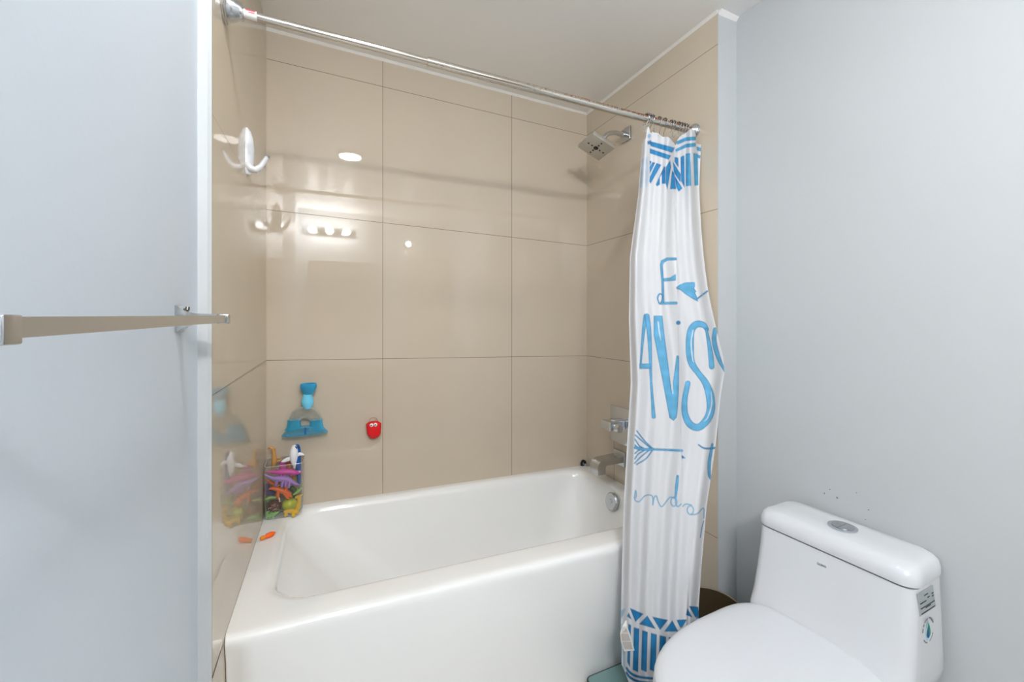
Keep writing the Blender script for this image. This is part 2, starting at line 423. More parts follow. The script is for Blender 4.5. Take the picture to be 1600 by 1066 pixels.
# ------------------------------------------------------------------ bathtub
t = thing('bathtub', (.55, 1.55, 0), 'white built-in bathtub with smooth apron in the tiled alcove', 'bathtub')
x0, x1, y1 = XL + .0006, XR - .002, YB - .002
def zt(dz): return lambda x: ZT(x) + dz
rings = [rrect(x0, x1, 1.238, y1, .004, 0, ts=TS), rrect(x0, x1, 1.205, y1, .004, .25, ts=TS)]
for yy, dz in ((1.189, -.07), (1.186, -.035), (1.185, -.022), (1.1865, -.013), (1.190, -.0065), (1.196, -.002), (1.204, 0)):
    rings.append(rrect(x0, x1, yy, y1, .004, 0, ts=TS, zf=zt(dz)))
for i, r in enumerate(rings):       # flange set back at the left end of the apron
    for p in r:
        if p.x < x0 + .06 and p.y < 1.3:
            q = max(0, min(1, (p.x - x0 - .022) / .018)); q = q * q * (3 - 2 * q)
            k = max(0, 1 - max(0, (p.z - ZT(p.x) + .07)) / .07)
            p.y += .014 * (1 - q) * k
rings.append(rrect(x0 + .012, x1 - .012, 1.216, y1 - .012, .006, 0, ts=TS, zf=zt(0)))
ox0, ox1, oy0, oy1, R0 = -.140, 1.262, 1.288, 1.893, .12
for ins, dz in ((-.014, 0), (-.004, -.0012), (.004, -.005), (.011, -.013), (.016, -.026), (.019, -.045)):
    rings.append(rrect(ox0 + ins, ox1 - ins, oy0 + ins, oy1 - ins, R0, 0, ts=TS, zf=zt(dz)))
bx0, bx1, by0, by1 = .17, 1.18, 1.365, 1.82
for q in (.15, .35, .6, .8, .92):
    e = q
    rings.append(rrect(ox0 + .02 + (bx0 - ox0 - .02) * e, ox1 - .02 + (bx1 - ox1 + .02) * e, oy0 + .02 + (by0 - oy0 - .02) * e, oy1 - .02 + (by1 - oy1 + .02) * e,
                       .12 + .085 * e, 0, ts=TS, zf=(lambda e_: lambda x: (ZT(x) - .05) * (1 - e_) + .15 * e_)(e)))
for ins, z in ((.012, .142), (.035, .128), (.07, .122), (.16, .118)):
    rings.append(rrect(bx0 + ins, bx1 - ins, by0 + ins, by1 - ins, min(.205, (by1 - by0 - 2 * ins) / 2 - .005), z, ts=TS))
for r in rings:
    for p in r: p.x += -.0105 * (YB - p.y) * max(0, min(1, (.45 - p.x) / (.45 - x0)))
b = MB(); b.loft(rings); b.build('tub_shell', M['enamel'], t, ang=55)
oc = Vector((1.232, 1.60, .420)); ax = Vector((-1, 0, .22)).normalized()
b = MB(); b.lathe([(.012, -.012), (.041, -.002), (.041, .008), (.036, .013), (.012, .012), (.010, .015), (.004, .015), (.0, .014)], oc, ax, 36); b.build('overflow_plate', M['nickel'], t)
b = MB(); b.lathe([(.03, 0), (.034, .003), (.028, .006), (0, .005)], (1.06, 1.59, .118)); b.build('drain', M['chrome'], t)
# hairline gap filled with old sealant at the apron's left end
b = MB(); b.box2((XLW(1.12), YTL + .003, .5045), (XLW(1.12) + .001, 1.18, .5065)); props(b.build('trim_5', M['bin'], smooth=False), kind='structure')

# ------------------------------------------------------------------ faucet set on the right tiled wall
t = thing('mixer_valve', (XR, 1.63, .757), 'square chrome mixer handle on the tiled wall above the spout', 'faucet')
b = MB(); b.box2((XR - .007, 1.545, .670), (XR, 1.714, .846), .002); b.build('cover_plate', M['chrome'], t)
b = MB(); b.box2((XR - .095, 1.60, .748), (XR - .007, 1.672, .790), .004); b.build('handle', M['chrome'], t)
b = MB(); b.lathe([(.019, 0), (.021, .002), (.021, .02), (.018, .03), (.014, .032), (0, .032)], (XR - .06, 1.60, .764), (0, -1, 0)); b.build('lever', M['chrome'], t)
t = thing('tub_spout', (XR, 1.642, .603), 'square chrome tub spout sticking out below the mixer handle', 'faucet')
def spoutring(x, zt_, zb, hw=.031): return [Vector((x, 1.642 - hw, zb)), Vector((x, 1.642 + hw, zb)), Vector((x, 1.642 + hw, zt_)), Vector((x, 1.642 - hw, zt_))]
prof = [(XR - .012, .618), (XR - .125, .614), (XR - .142, .609), (XR - .152, .598), (XR - .156, .585), (XR - .156, .548), (XR - .112, .548), (XR - .112, .580), (XR - .105, .588), (XR - .012, .588)]
b = MB(); b.prism([(x, 1.642 - .031, z) for x, z in prof], (0, .062, 0)); b.build('spout_body', M['nickel'], t, ang=25)
b = MB(); b.box2((XR - .013, 1.600, .568), (XR, 1.684, .638), .003); b.build('wall_flange', M['nickel'], t)
# shower head
sh = at(968, 210, X=XR); 
t = thing('rain_shower', sh, 'square chrome shower head on a bent arm under the curtain rod', 'shower head')
hp = at(931, 229, Y=sh.y + .0)
p0 = at(980, 211, X=XR); Ya = p0.y
b = MB(); b.box((XR - .006, Ya, p0.z), (.012, .062, .062), .003, Matrix.Rotation(0, 3, 'X')); b.build('wall_flange', M['nickel'], t)
# the head faces down and out along -x
def arm(u, v): return at(u, v, Y=Ya)
armp = [Vector((XR - .004, Ya, p0.z)), arm(971, 210), arm(962, 207.5), arm(953, 208), arm(947.5, 211), arm(944.5, 215)]
b = MB(); b.tube(armp, .0105, 14); b.build('arm', M['nickel'], t)
nrm = Vector((-.42, -.10, -1)).normalized()
hc = arm(932, 228.5)
b = MB(); b.lathe([(.014, -.005), (.016, .01), (.013, .02), (.011, .03)], hc - nrm * .022, -nrm); b.build('ball_joint', M['nickel'], t)
qx = Vector((1, 0, 0)) - nrm * nrm.x; qx.normalize(); qy = nrm.cross(qx)
RM = Matrix((qx, qy, nrm)).transposed()
b = MB(); b.box(hc, (.125, .125, .020), .003, RM); hd = b.build('head', M['head'], t)
b = MB()
b.lathe([(.011, 0), (.011, .002), (.006, .003), (0, .003)], hc + nrm * .010, nrm)
for a, r in ((0, .022), (90, .022), (180, .022), (270, .022), (0, .042), (90, .042), (180, .042), (270, .042)):
    a = math.radians(a + 45 * 0)
    b.lathe([(.0042, 0), (.0042, .0012), (0, .0014)], hc + nrm * .010 + RM @ Vector((r * math.cos(a), r * math.sin(a), 0)), nrm, 12)
b.build('nozzles', M['black'], hd)
# black suction cup in the corner above the tub
c = at(911, 724, Y=YB)
t = thing('suction_cup', (c.x, YB, c.z), 'small black suction cup with a metal pin on the tile by the spout', 'suction cup')
b = MB(); b.lathe([(.020, 0), (.0195, .004), (.013, .008), (.010, .012), (.0, .012)], (c.x - .002, YB, c.z), (.35, -1, 0)); cup = b.build('cup', M['black'], t)
b = MB(); b.torus((c.x + .001, YB - .008, c.z), .016, .0028, (.35, -1, 0)); b.build('rim', M['black'], t)
b = MB(); b.lathe([(.006, 0), (.006, .006), (.004, .012), (0, .013)], (c.x + .002, YB - .010, c.z - .003), (.35, -1, 0)); b.tube([(c.x + .004, YB - .018, c.z - .004), (c.x + .026, YB - .03, c.z - .018)], .004, 8); b.build('pin', M['chrome'], t)

# ------------------------------------------------------------------ curtain rod
ra, rb = Vector((XLW(1.18), 1.184, 2.007)), Vector((XR, 1.199, 2.003))
rdir = (rb - ra).normalized()
def rp(x): return ra + rdir * ((x - ra.x) / rdir.x)
t = thing('curtain_rod', ra, 'chrome shower curtain rod with rust spots spanning the alcove', 'curtain rod')
b = MB(); b.tube([rp(XL + .03), rp(.275)], .0097, 24, round_=False); b.build('inner_tube', M['rod'], t)
b = MB(); b.lathe([(.0097, -.001), (.0118, 0), (.0122, .003), (.0122, .9)][:3] + [(.0122, (rp(XR - .02) - rp(.269)).length)], rp(.269), rdir, 28); b.build('outer_tube', M['rod_rusty'], t)
fl = [(.033, 0), (.0335, .004), (.031, .006), (.0315, .009), (.029, .011), (.027, .019), (.023, .027), (.0185, .034), (.0175, .036), (.0175, .040), (.0115, .042)]
b = MB(); b.lathe(fl, ra, rdir, 36); b.build('end_flange', M['nickel'], t)
fr = [(.027, 0), (.0275, .004), (.025, .006), (.0255, .009), (.023, .011), (.021, .016), (.0135, .026)]
b = MB(); b.lathe(fr, rb, -rdir, 36); b.build('end_flange', M['nickel'], t)
b = MB(); b.lathe([(.0101, 0), (.0101, .027)], rp(XL + .034), rdir, 24); st = b.build('sticker', M['paper'], t); props(st, 'white paper sticker with red print')
b = MB()
for ax_, z0, l in ((.004, .0035, .020), (.010, -.001, .013)):
    p = rp(XL + .034 + ax_); b.box(p + Vector((l / 2, -.0098, z0 + .001)), (l, .0012, .0022))
b.build('red_print', M['red_ink'], st)

# ------------------------------------------------------------------ shower curtain (fine cloth mesh; its print is a colour attribute of the cloth)
UL = ([195, 218, 300, 400, 500, 600, 700, 800, 900, 1000, 1066, 1130], [1004, 1002, 996, 982.5, 981, 984, 978, 972.5, 970, 968, 970, 971])
UR = ([195, 222, 290, 350, 400, 450, 480, 520, 560, 585, 620, 700, 800, 900, 960, 1066, 1130], [1096, 1096, 1093, 1096, 1100.5, 1107, 1113, 1122, 1132, 1134, 1128, 1120, 1105.5, 1097, 1093, 1092, 1092])
ZY = [.0, .3, .6, .9, 1.2, 1.5, 1.8, 2.0]
YLt = [1.115, 1.115, 1.12, 1.13, 1.145, 1.165, 1.185, 1.19]
YRt = [.96, .96, .985, 1.02, 1.05, 1.10, 1.14, 1.15]
zg = np.linspace(0, 2.0, 401)
def edge(tab, Yt):
    Y = np.interp(zg, ZY, Yt); u = np.full_like(zg, 1050.0)
    for _ in range(12):
        s = (u - 800) / F; zc = Y / (CA - s * SA); v = V0 - (zg - HC) * F / zc; u = np.interp(v, tab[0], tab[1])
    s = (u - 800) / F
    return Y / (CA - s * SA) * (s * CA + SA), Y
LX, LY = edge(UL, YLt); RX, RY = edge(UR, YRt)
NT, NS = 240, 720
tt = np.linspace(0, 1, NT)
TOPV = ([1001, 1009.5, 1010.5, 1012.5, 1014, 1016.5, 1020.6, 1040, 1056, 1057.5, 1060, 1066, 1072, 1086.5, 1087.5, 1088.2, 1097],
        [220, 216.7, 207, 200, 200, 208, 206.4, 215.5, 224.5, 219, 216, 210.5, 207, 206, 210, 221, 222])
BOTV = ([968, 975, 985, 1000, 1100], [1046, 1056, 1064, 1076, 1082])
def lerp_edge(z, t_):
    lx, ly, rx, ry = (np.interp(z, zg, a) for a in (LX, LY, RX, RY))
    return lx + (rx - lx) * t_, ly + (ry - ly) * t_, lx, ly, rx, ry
def zof(z0, tab):
    z = np.full(NT, z0)
    for _ in range(8):
        x, y, *_r = lerp_edge(z, tt); zc = x * SA + y * CA; u = 800 + F * (x * CA - y * SA) / zc
        z = HC + (V0 - np.interp(u, tab[0], tab[1])) / F * zc
    return z
ztop = zof(1.92, TOPV); zbot = np.maximum(zof(.08, BOTV), .036)
sg = np.linspace(0, 1, NS)[:, None]
Z = ztop[None, :] * (1 - sg) + zbot[None, :] * sg
Tg = np.broadcast_to(tt[None, :], Z.shape)
Xp, Yp, lx, ly, rx, ry = lerp_edge(Z.ravel(), Tg.ravel())
Xp = Xp.reshape(Z.shape); Yp = Yp.reshape(Z.shape)
zc = Xp * SA + Yp * CA
U = 800 + F * (Xp * CA - Yp * SA) / zc; Vv = V0 - (Z - HC) * F / zc
nx, ny = -.716, -.698                            # folds stand out towards the room
def ss(a, b_, x):
    q = np.clip((x - a) / (b_ - a), 0, 1); return q * q * (3 - 2 * q)
uL = np.interp(Vv, *UL); uR = np.interp(Vv, *UR)
gat = ss(1.45, 1.95, Z)                          # how gathered the cloth is
D = (.0095 + .005 * gat) * np.sin(2 * np.pi * (2.6 * Tg + .12)) + (.0062 + .003 * gat) * np.sin(2 * np.pi * (5.3 * Tg + .25 * Z + .4)) 
D += -.035 * (1 - ss(0, 15, U - uL)) - .03 * (1 - ss(0, 16, uR - U)) * (1 - .4 * gat)   # sides turn away
D += .020 * np.sin(np.pi * np.clip(Tg, 0, 1)) * (1 - gat * .6)
win = ss(215, 235, Vv) * (1 - ss(690, 800, Vv))
fold_u = np.interp(Vv, [200, 260, 400, 700, 800], [1056, 1050, 1057, 1064.5, 1068])
D += win * (.010 * ss(-26, -1, U - fold_u) * (U < fold_u) - .016 * (1 - ss(0, 40, U - fold_u)) * (U >= fold_u) + .004 * (U < fold_u - 26) * 0)
D += .010 * gat * np.sin(2 * np.pi * np.clip((U - 1012) / 46, 0, 1)) * (U < 1058)
low = ss(940, 1000, Vv)
fold2 = np.interp(Vv, [850, 960, 1066], [1076, 1072, 1070])
D += -.018 * ss(880, 960, Vv) * ss(0, 4, U - fold2) * (1 - ss(8, 24, U - fold2))
PX, PY = Xp + nx * D, Yp + ny * D
zc = PX * SA + PY * CA
U = 800 + F * (PX * CA - PY * SA) / zc; Vv = V0 - (Z - HC) * F / zc     # flat pattern coordinates of the cloth

# --- the print, drawn in flat cloth coordinates
def conv(f, ox, oy, pts): return [(ox + p[0] / f, oy + p[1] / f) + tuple(p[2:]) for p in pts]
rgb = np.empty(Z.shape + (3,)); rgb[:] = lin((226, 227, 230))[:3]
nz = (np.sin(U * .35 + Vv * .11) + np.sin(U * .13 - Vv * .23) + np.sin(Vv * .41 + 1.3)) / 3
def blend(mask, col, i0, j0, i1, j1):
    c = np.array(lin(col)[:3]); sub = rgb[i0:i1, j0:j1]
    cc = c[None, None, :] * (1 + .12 * nz[i0:i1, j0:j1, None])
    sub += (cc - sub) * mask[..., None]
def bbox(x0, y0, x1, y1):
    mm = (U > x0) & (U < x1) & (Vv > y0) & (Vv < y1)
    if not mm.any(): return None
    i = np.where(mm.any(1))[0]; j = np.where(mm.any(0))[0]
    return i[0], j[0], i[-1] + 1, j[-1] + 1
def paint_sd(sd, bb, col, outline, soft=.55):
    blend(np.clip(.5 - sd / (2 * soft), 0, 1), outline or col, *bb)
    if outline: blend(np.clip(.5 - (sd + 1.1) / (2 * soft), 0, 1), col, *bb)
def polyg(pts, col, outline=None):
    a = np.array([p[:2] for p in pts], float)
    bb = bbox(a[:, 0].min() - 3, a[:, 1].min() - 3, a[:, 0].max() + 3, a[:, 1].max() + 3)
    if bb is None: return
    x = U[bb[0]:bb[2], bb[1]:bb[3]]; y = Vv[bb[0]:bb[2], bb[1]:bb[3]]
    ins = np.zeros(x.shape, bool); dist = np.full(x.shape, 1e9)
    for k in range(len(a)):
        p, q = a[k], a[(k + 1) % len(a)]
        cond = ((p[1] > y) != (q[1] > y))
        with np.errstate(divide='ignore', invalid='ignore'):
            xi = (q[0] - p[0]) * (y - p[1]) / (q[1] - p[1] + 1e-12) + p[0]
        ins ^= cond & (x < xi)
        e = q - p; h = np.clip(((x - p[0]) * e[0] + (y - p[1]) * e[1]) / (e @ e + 1e-12), 0, 1)
        dist = np.minimum(dist, np.hypot(x - p[0] - h * e[0], y - p[1] - h * e[1]))
    paint_sd(np.where(ins, -dist, dist), bb, col, outline)
def smooth_pts(pts, n=5):
    """Catmull-Rom through (x, y, r)"""
    P = [np.array(p, float) for p in pts]; P = [2 * P[0] - P[1]] + P + [2 * P[-1] - P[-2]]; out = []
    for i in range(1, len(P) - 2):
        for k in range(n):
            q = k / n
            out.append(.5 * ((2 * P[i]) + (P[i + 1] - P[i - 1]) * q + (2 * P[i - 1] - 5 * P[i] + 4 * P[i + 1] - P[i + 2]) * q * q + (3 * P[i] - P[i - 1] - 3 * P[i + 1] + P[i + 2]) * q ** 3))
    out.append(P[-2]); return out
def stroke(pts, col, outline=None, smooth=True):
    pts = smooth_pts(pts) if smooth and len(pts) > 2 else [np.array(p, float) for p in pts]
    a = np.array(pts); m_ = a[:, 2].max() + 3
    bb = bbox(a[:, 0].min() - m_, a[:, 1].min() - m_, a[:, 0].max() + m_, a[:, 1].max() + m_)
    if bb is None: return
    x = U[bb[0]:bb[2], bb[1]:bb[3]]; y = Vv[bb[0]:bb[2], bb[1]:bb[3]]
    sd = np.full(x.shape, 1e9)
    for p, q in zip(a[:-1], a[1:]):
        e = q[:2] - p[:2]; h = np.clip(((x - p[0]) * e[0] + (y - p[1]) * e[1]) / (e @ e + 1e-12), 0, 1)
        sd = np.minimum(sd, np.hypot(x - p[0] - h * e[0], y - p[1] - h * e[1]) - (p[2] + (q[2] - p[2]) * h))
    paint_sd(sd, bb, col, outline)
def ellipse(cx_, cy_, ax_, ay_, r, n=16): return [(cx_ + ax_ * math.cos(2 * math.pi * k / n), cy_ + ay_ * math.sin(2 * math.pi * k / n), r) for k in range(n + 1)]
SKY, SKY_O = (108, 180, 220), (74, 138, 182)
INK = (122, 172, 204)
A3 = lambda pts: conv(4.1, 930, 380, pts)
A4 = lambda pts: conv(3.807, 880, 600, pts)
A6 = lambda pts: conv(5.328, 960, 640, pts)
A7 = lambda pts: conv(9.69, 1000, 195, pts)
A8 = lambda pts: conv(8.4625, 960, 940, pts)
# B and quill
stroke(A3([(435, 380, 1.9), (432, 250, 1.9), (424, 140, 2.2), (432, 118, 2.6), (460, 103, 2.4), (514, 101, 2.2)]), SKY, SKY_O, False)
polyg(A3([(436, 226), (478, 222), (516, 198), (516, 240), (440, 246)]), SKY, SKY_O)
stroke(A3([(418, 386, 2), (519, 384, 2.2)]), SKY, SKY_O)
stroke(A3([(408, 384, .9), (400, 352, 1.2), (412, 326, 1.2), (432, 336, 1.0), (425, 372, .8), (412, 392, .8)]), SKY_O)
polyg(A3([(519, 284), (545, 264), (580, 252), (638, 250), (640, 275), (634, 290), (648, 310), (640, 318), (652, 345), (660, 376), (620, 355), (575, 325), (545, 300), (519, 292)]), SKY, SKY_O)
stroke(A3([(654, 356, 1.3), (718, 308, 1.3)]), SKY_O)
# A
stroke(A3([(324, 468, 3.6), (310, 560, 2.6), (297, 700, 1.8), (290, 790, 1.6)]), SKY, SKY_O)
stroke(A3([(332, 468, 3.9), (344, 560, 3.6), (352, 700, 2.8), (357, 860, 2.0), (362, 950, 1.8), (372, 1066, 2.2)]), SKY, SKY_O)
stroke(A4([(524, 0, 1.9), (530, 90, 2.2), (538, 195, 3.2)]), SKY, SKY_O)
polyg(A3([(284, 772), (355, 772), (355, 805), (283, 806)]), SKY, SKY_O)
# V
polyg([(1021.4, 493.4), (1034.9, 493.4), (1037.3, 516.6), (1043, 560), (1049.5, 613), (1054.5, 575), (1057.2, 556), (1060, 555.5), (1061, 560), (1060.6, 610), (1059, 640), (1057.3, 652), (1052.5, 657.8), (1046, 653), (1042, 632), (1034.5, 592), (1026, 548), (1021.4, 524)], SKY, SKY_O)
stroke([(1028.3, 503, .8), (1030, 517, .9), (1032.5, 532, .3)], (228, 238, 244))
stroke([(1050.5, 600, .5), (1051.3, 615, .6)], (228, 238, 244))
stroke([(1059.5, 504.5, 3.2), (1060.3, 504.5, 3.2)], SKY_O)
# S
stroke([(1104.6, 515, 3.2), (1099, 508, 4.6), (1088, 507, 5.4), (1079.5, 518, 5.8), (1077.8, 545, 6.4), (1080.5, 567, 5.6), (1091, 583, 4.6), (1102, 598, 5.4), (1109, 617, 6.6), (1110.6, 640, 6.6), (1104, 657, 6.2), (1091, 668, 5.6), (1078, 663, 5.6), (1070.4, 647, 5), (1069.8, 625, 4.4), (1074.8, 599, 4.0)], SKY, SKY_O)
stroke([(1083, 516, .7), (1080, 535, .9), (1082, 560, .8), (1084, 566, .3)], (224, 236, 244))
stroke([(1111, 612, .3), (1112, 632, .9), (1106, 652, .8), (1100, 659, .2)], (224, 236, 244))
stroke([(1103.5, 514, 2.0), (1107.5, 535, 3), (1110.5, 555, 4.1), (1112, 573, 4.3)], SKY, SKY_O)
stroke([(1117.5, 515, 3.2), (1116, 534, 3.8), (1123, 560, 3.4), (1132.5, 580, 1.6)], SKY, SKY_O)
# arrow
stroke(A6([(310, 332, 1.8), (440, 337, 1.7), (560, 343, 1.9)]), SKY, SKY_O)
for pts in ([(318, 326), (250, 260), (186, 178)], [(300, 322), (230, 262), (174, 214)], [(240, 322), (205, 300), (172, 248)], [(215, 325), (190, 312), (172, 296)],
            [(318, 338), (262, 410), (184, 458)], [(290, 338), (220, 395), (168, 448)], [(260, 335), (200, 370), (170, 412)], [(225, 332), (195, 345), (172, 366)]):
    stroke(A6([p + (1.0,) for p in pts]), SKY_O)
stroke(A6([(175, 318, 2.4), (240, 332, 2.2), (320, 332, 2.2)]), SKY, SKY_O)
polyg(A6([(558, 376), (560, 410), (592, 405)]), SKY_O)
# t
stroke(A6([(815, 290, 1.8), (808, 330, 2.2), (790, 440, 2.6), (790, 540, 2.4), (808, 592, 1.2)]), SKY, SKY_O)
stroke(A6([(700, 294, 1.0), (745, 322, 1.4), (800, 325, 1.6), (850, 318, 1.6)]), SKY_O)
# script line
stroke(A6([(165, 740, .9), (176, 675, .9), (182, 720, .9), (170, 752, .9), (205, 768, .9), (250, 722, .9), (290, 712, .9), (318, 728, .9), (320, 795, .9), (330, 735, .9), (350, 722, .9), (366, 770, .9), (395, 810, .9), (440, 755, .9), (470, 730, .9), (502, 742, .9)]), INK)
stroke(A6(ellipse(495, 768, 25, 38, .9)), INK)
stroke(A6([(526, 556, 1.9), (518, 640, 2.4), (508, 735, 1.6)]), SKY, SKY_O)
stroke(A6([(508, 735, 1.0), (512, 790, 1.0), (530, 808, .9), (556, 788, .9)]), INK)
stroke(A6([(570, 806, .9), (595, 788, .9), (640, 796, .9)]), INK)
stroke(A6(ellipse(632, 838, 26, 36, .9)), INK)
stroke(A6([(640, 876, .9), (690, 868, .9), (742, 822, .9), (744, 905, .9)]), INK)
stroke(A6([(742, 930, .7), (728, 990, .7), (716, 1064, .7)]), SKY_O)
# top border
T1, T2, T3 = (92, 170, 208), (60, 146, 200), (36, 112, 170)
for p in ([(165, 252), (530, 350), (485, 422), (160, 322)], [(150, 360), (470, 468), (430, 527), (150, 432)]): polyg(A7(p), T2, T3)
polyg(A7([(112, 165), (128, 140), (158, 142), (164, 170), (150, 200), (120, 205)]), (140, 180, 214))
polyg(A7([(112, 250), (166, 235), (166, 300), (116, 295)]), T2, T3)
for p in ([(146, 545), (176, 556), (150, 620)], [(190, 565), (228, 575), (150, 742), (146, 640)], [(250, 580), (322, 606), (160, 890), (142, 860), (150, 790)],
          [(366, 625), (386, 650), (300, 800), (300, 905), (258, 932), (240, 905)], [(330, 735), (386, 660), (386, 892), (332, 892)]): polyg(A7(p), T2, T3)
for p in ([(392, 640), (455, 540), (470, 640), (412, 985), (388, 880)], [(486, 690), (520, 740), (545, 974), (455, 974)]): polyg(A7(p), T2, T3)
for p in ([(525, 488), (580, 500), (584, 650), (522, 560)], [(500, 560), (617, 750), (612, 872), (512, 720)], [(522, 770), (642, 962), (585, 1012), (550, 940)], [(615, 488), (670, 462), (674, 955), (622, 850)]): polyg(A7(p), T2, T3)
for p in ([(692, 440), (760, 430), (775, 922), (695, 932)], [(808, 430), (872, 436), (884, 915), (825, 922)]): polyg(A7(p), T1, T2)
for p in ([(530, 262), (695, 190), (845, 178), (848, 235), (695, 245), (570, 300)], [(532, 375), (700, 290), (845, 272), (848, 330), (700, 345), (545, 412)]): polyg(A7(p), T1, T2)
for p in ([(858, 332), (930, 350), (925, 405), (862, 390)], [(865, 450), (918, 465), (912, 512), (870, 500)]): polyg(A7(p), T1, T2)
for p in ([(28, 520), (62, 500), (45, 950), (-12, 950)], [(80, 500), (112, 470), (110, 950), (78, 950)]): polyg(A7(p), (196, 212, 230))
# bottom border
B1, B2 = (44, 134, 190), (28, 96, 146)
for p in ([(205, 88), (383, 165), (278, 272)], [(435, 188), (328, 300), (545, 364)], [(500, 203), (708, 246), (605, 378)], [(765, 252), (660, 398), (845, 400)], [(820, 245), (960, 240), (900, 340), (872, 350)],
          [(985, 60), (1112, 74), (1112, 175), (1072, 215)], [(965, 90), (1030, 212), (948, 180)], [(165, 195), (192, 150), (228, 242)], [(1120, 90), (1160, 210), (1080, 230)]): polyg(A8(p), B1, B2)
for x0_, x1_, yt_ in ((185, 220, 305), (258, 328, 352), (368, 440, 392), (484, 560, 428), (600, 682, 458), (720, 800, 480), (838, 910, 490), (945, 1010, 470), (1045, 1110, 420)):
    polyg(A8([(x0_, yt_ - 10), (x1_, yt_ + 10), (x1_ - 15, 935 if x1_ > 230 else 870), (x0_ - 15, 905 if x0_ > 200 else 800)]), B1, B2)
for o_ in (0, 62):
    stroke(A8([(160, 880 + o_, 1.6), (200, 935 + o_, 1.8), (280, 985 + o_, 1.9), (420, 1012 + o_, 1.9), (700, 1030 + o_, 1.9), (1150, 1030 + o_, 1.9)]), B1, B2)
for p in ([(70, 120), (150, 90), (110, 200), (75, 240)], [(78, 300), (100, 290), (100, 840), (78, 780)], [(115, 330), (140, 330), (140, 900), (115, 860)]): polyg(A8(p), (168, 192, 214))

nv = NT * NS
co = np.stack([PX, PY, Z], -1).reshape(-1, 3)
idx = np.arange(nv).reshape(NS, NT)
quads = np.stack([idx[:-1, :-1], idx[1:, :-1], idx[1:, 1:], idx[:-1, 1:]], -1).reshape(-1, 4)
t = thing('shower_curtain', (1.15, 1.13, 1.95), 'white fabric shower curtain with blue lettering and stripes, bunched at the right', 'shower curtain')
me = bpy.data.meshes.new('curtain_cloth')
me.vertices.add(nv); me.vertices.foreach_set('co', co.ravel())
nq = len(quads); me.loops.add(nq * 4); me.loops.foreach_set('vertex_index', quads.ravel().astype(np.int32))
me.polygons.add(nq); me.polygons.foreach_set('loop_start', np.arange(0, nq * 4, 4, dtype=np.int32))
me.update(calc_edges=True); me.validate()
ca_ = me.color_attributes.new('print', 'FLOAT_COLOR', 'POINT')
rgba = np.ones((nv, 4), np.float32); rgba[:, :3] = np.clip(rgb.reshape(-1, 3), 0, 1)
ca_.data.foreach_set('color', rgba.ravel())
m = bpy.data.materials.new('curtain_cloth'); m.use_nodes = True; nt = m.node_tree; b_ = nt.nodes['Principled BSDF']; M['cloth'] = m
av = N(nt, 'ShaderNodeAttribute', attribute_name='print'); nt.links.new(av.outputs['Color'], b_.inputs['Base Color'])
b_.inputs['Roughness'].default_value = .7; b_.inputs['Specular IOR Level'].default_value = .2
tl = N(nt, 'ShaderNodeBsdfTranslucent'); nt.links.new(av.outputs['Color'], tl.inputs[0])
ms = N(nt, 'ShaderNodeMixShader'); ms.inputs[0].default_value = .22
nt.links.new(b_.outputs[0], ms.inputs[1]); nt.links.new(tl.outputs[0], ms.inputs[2]); nt.links.new(ms.outputs[0], nt.nodes['Material Output'].inputs[0])
finish('cloth', me, m, t, ang=180)
# care tag sewn to the left hem
def tagstrip(o, inset, y_off):
    pts = [(977.5, 972, 978.5, 972), (972, 980, 978.5, 979.5), (969.3, 990, 983.5, 990), (970.5, 1003, 988, 1002), (975.5, 1018, 991.5, 1017)]
    return pts
tp = [((978, 970), (979.5, 970)), ((973, 979), (980, 979)), ((969.3, 990), (984, 989.5)), ((970.5, 1003), (988, 1002)), ((975.5, 1018), (991.5, 1017))]
b = MB(); ring = []
for (l_, r_) in tp:
    P, Q = at(*l_, Y=1.075), at(*r_, Y=1.068); ring.append([P, Q, Q + Vector((.0, .0012, 0)), P + Vector((0, .0012, 0))])
b.loft(ring); tg = b.build('care_tag', M['paper'], t); props(tg, 'white sewn-in care tag with grey print')
b = MB()
for k, (v0_, v1_) in enumerate(((982, 988), (991, 1001.5), (1004, 1014.5))):
    def edge_u(v, side): return np.interp(v, [q[side][1] for q in tp], [q[side][0] for q in tp])
    a_ = [at(edge_u(v0_, 0) + 2, v0_, Y=1.0705), at(edge_u(v0_, 1) - 2.5, v0_, Y=1.0645), at(edge_u(v1_, 1) - 2.5, v1_, Y=1.0645), at(edge_u(v1_, 0) + 2, v1_, Y=1.0705)]
    b.prism(a_, (0, .0006, 0))
b.build('tag_print', M['paper_print'], tg)

# ------------------------------------------------------------------ curtain hooks
def make_hook(x, drop, tilt, label):
    c = rp(x)
    t = thing('curtain_hook', c, label, 'curtain hook', 'metal roller hooks holding the shower curtain')
    b = MB(); R = .0155; pts = []
    for k in range(25):                              # ring over the rod, open tail hooking down to the cloth
        a = math.radians(-50 + 280 * k / 24); pts.append(Vector((tilt * .1 * math.sin(a), R * math.cos(a), R * math.sin(a) + .002)))
    pts += [Vector((tilt * .3, -.006, -.024)), Vector((tilt * .6, .004, -drop * .6)), Vector((tilt, .006, -drop)), Vector((tilt, -.002, -drop - .008)), Vector((tilt, -.009, -drop + .002))]
    pts = [c + p for p in pts]
    b.tube(pts, .0012, 8); b.build('wire', M['chrome'], t)
    b = MB()
    for k in range(5):
        a = math.radians(90 + (k - 2) * 32); b.ell(c + Vector((0, R * math.cos(a), R * math.sin(a) + .002)), (.0032, .0036, .0036), n=10)
    b.build('roller_beads', M['steel_dark'], t)
    return t
hx = [(1.072, .038, -.016), (1.080, .046, -.006), (1.089, .05, .006), (1.098, .052, .022), (1.132, .056, .012), (1.158, .056, .003), (1.192, .042, -.004), (1.203, .036, .002), (1.228, .034, .006), (1.242, .034, .006), (1.255, .034, .004), (1.268, .040, .002)]
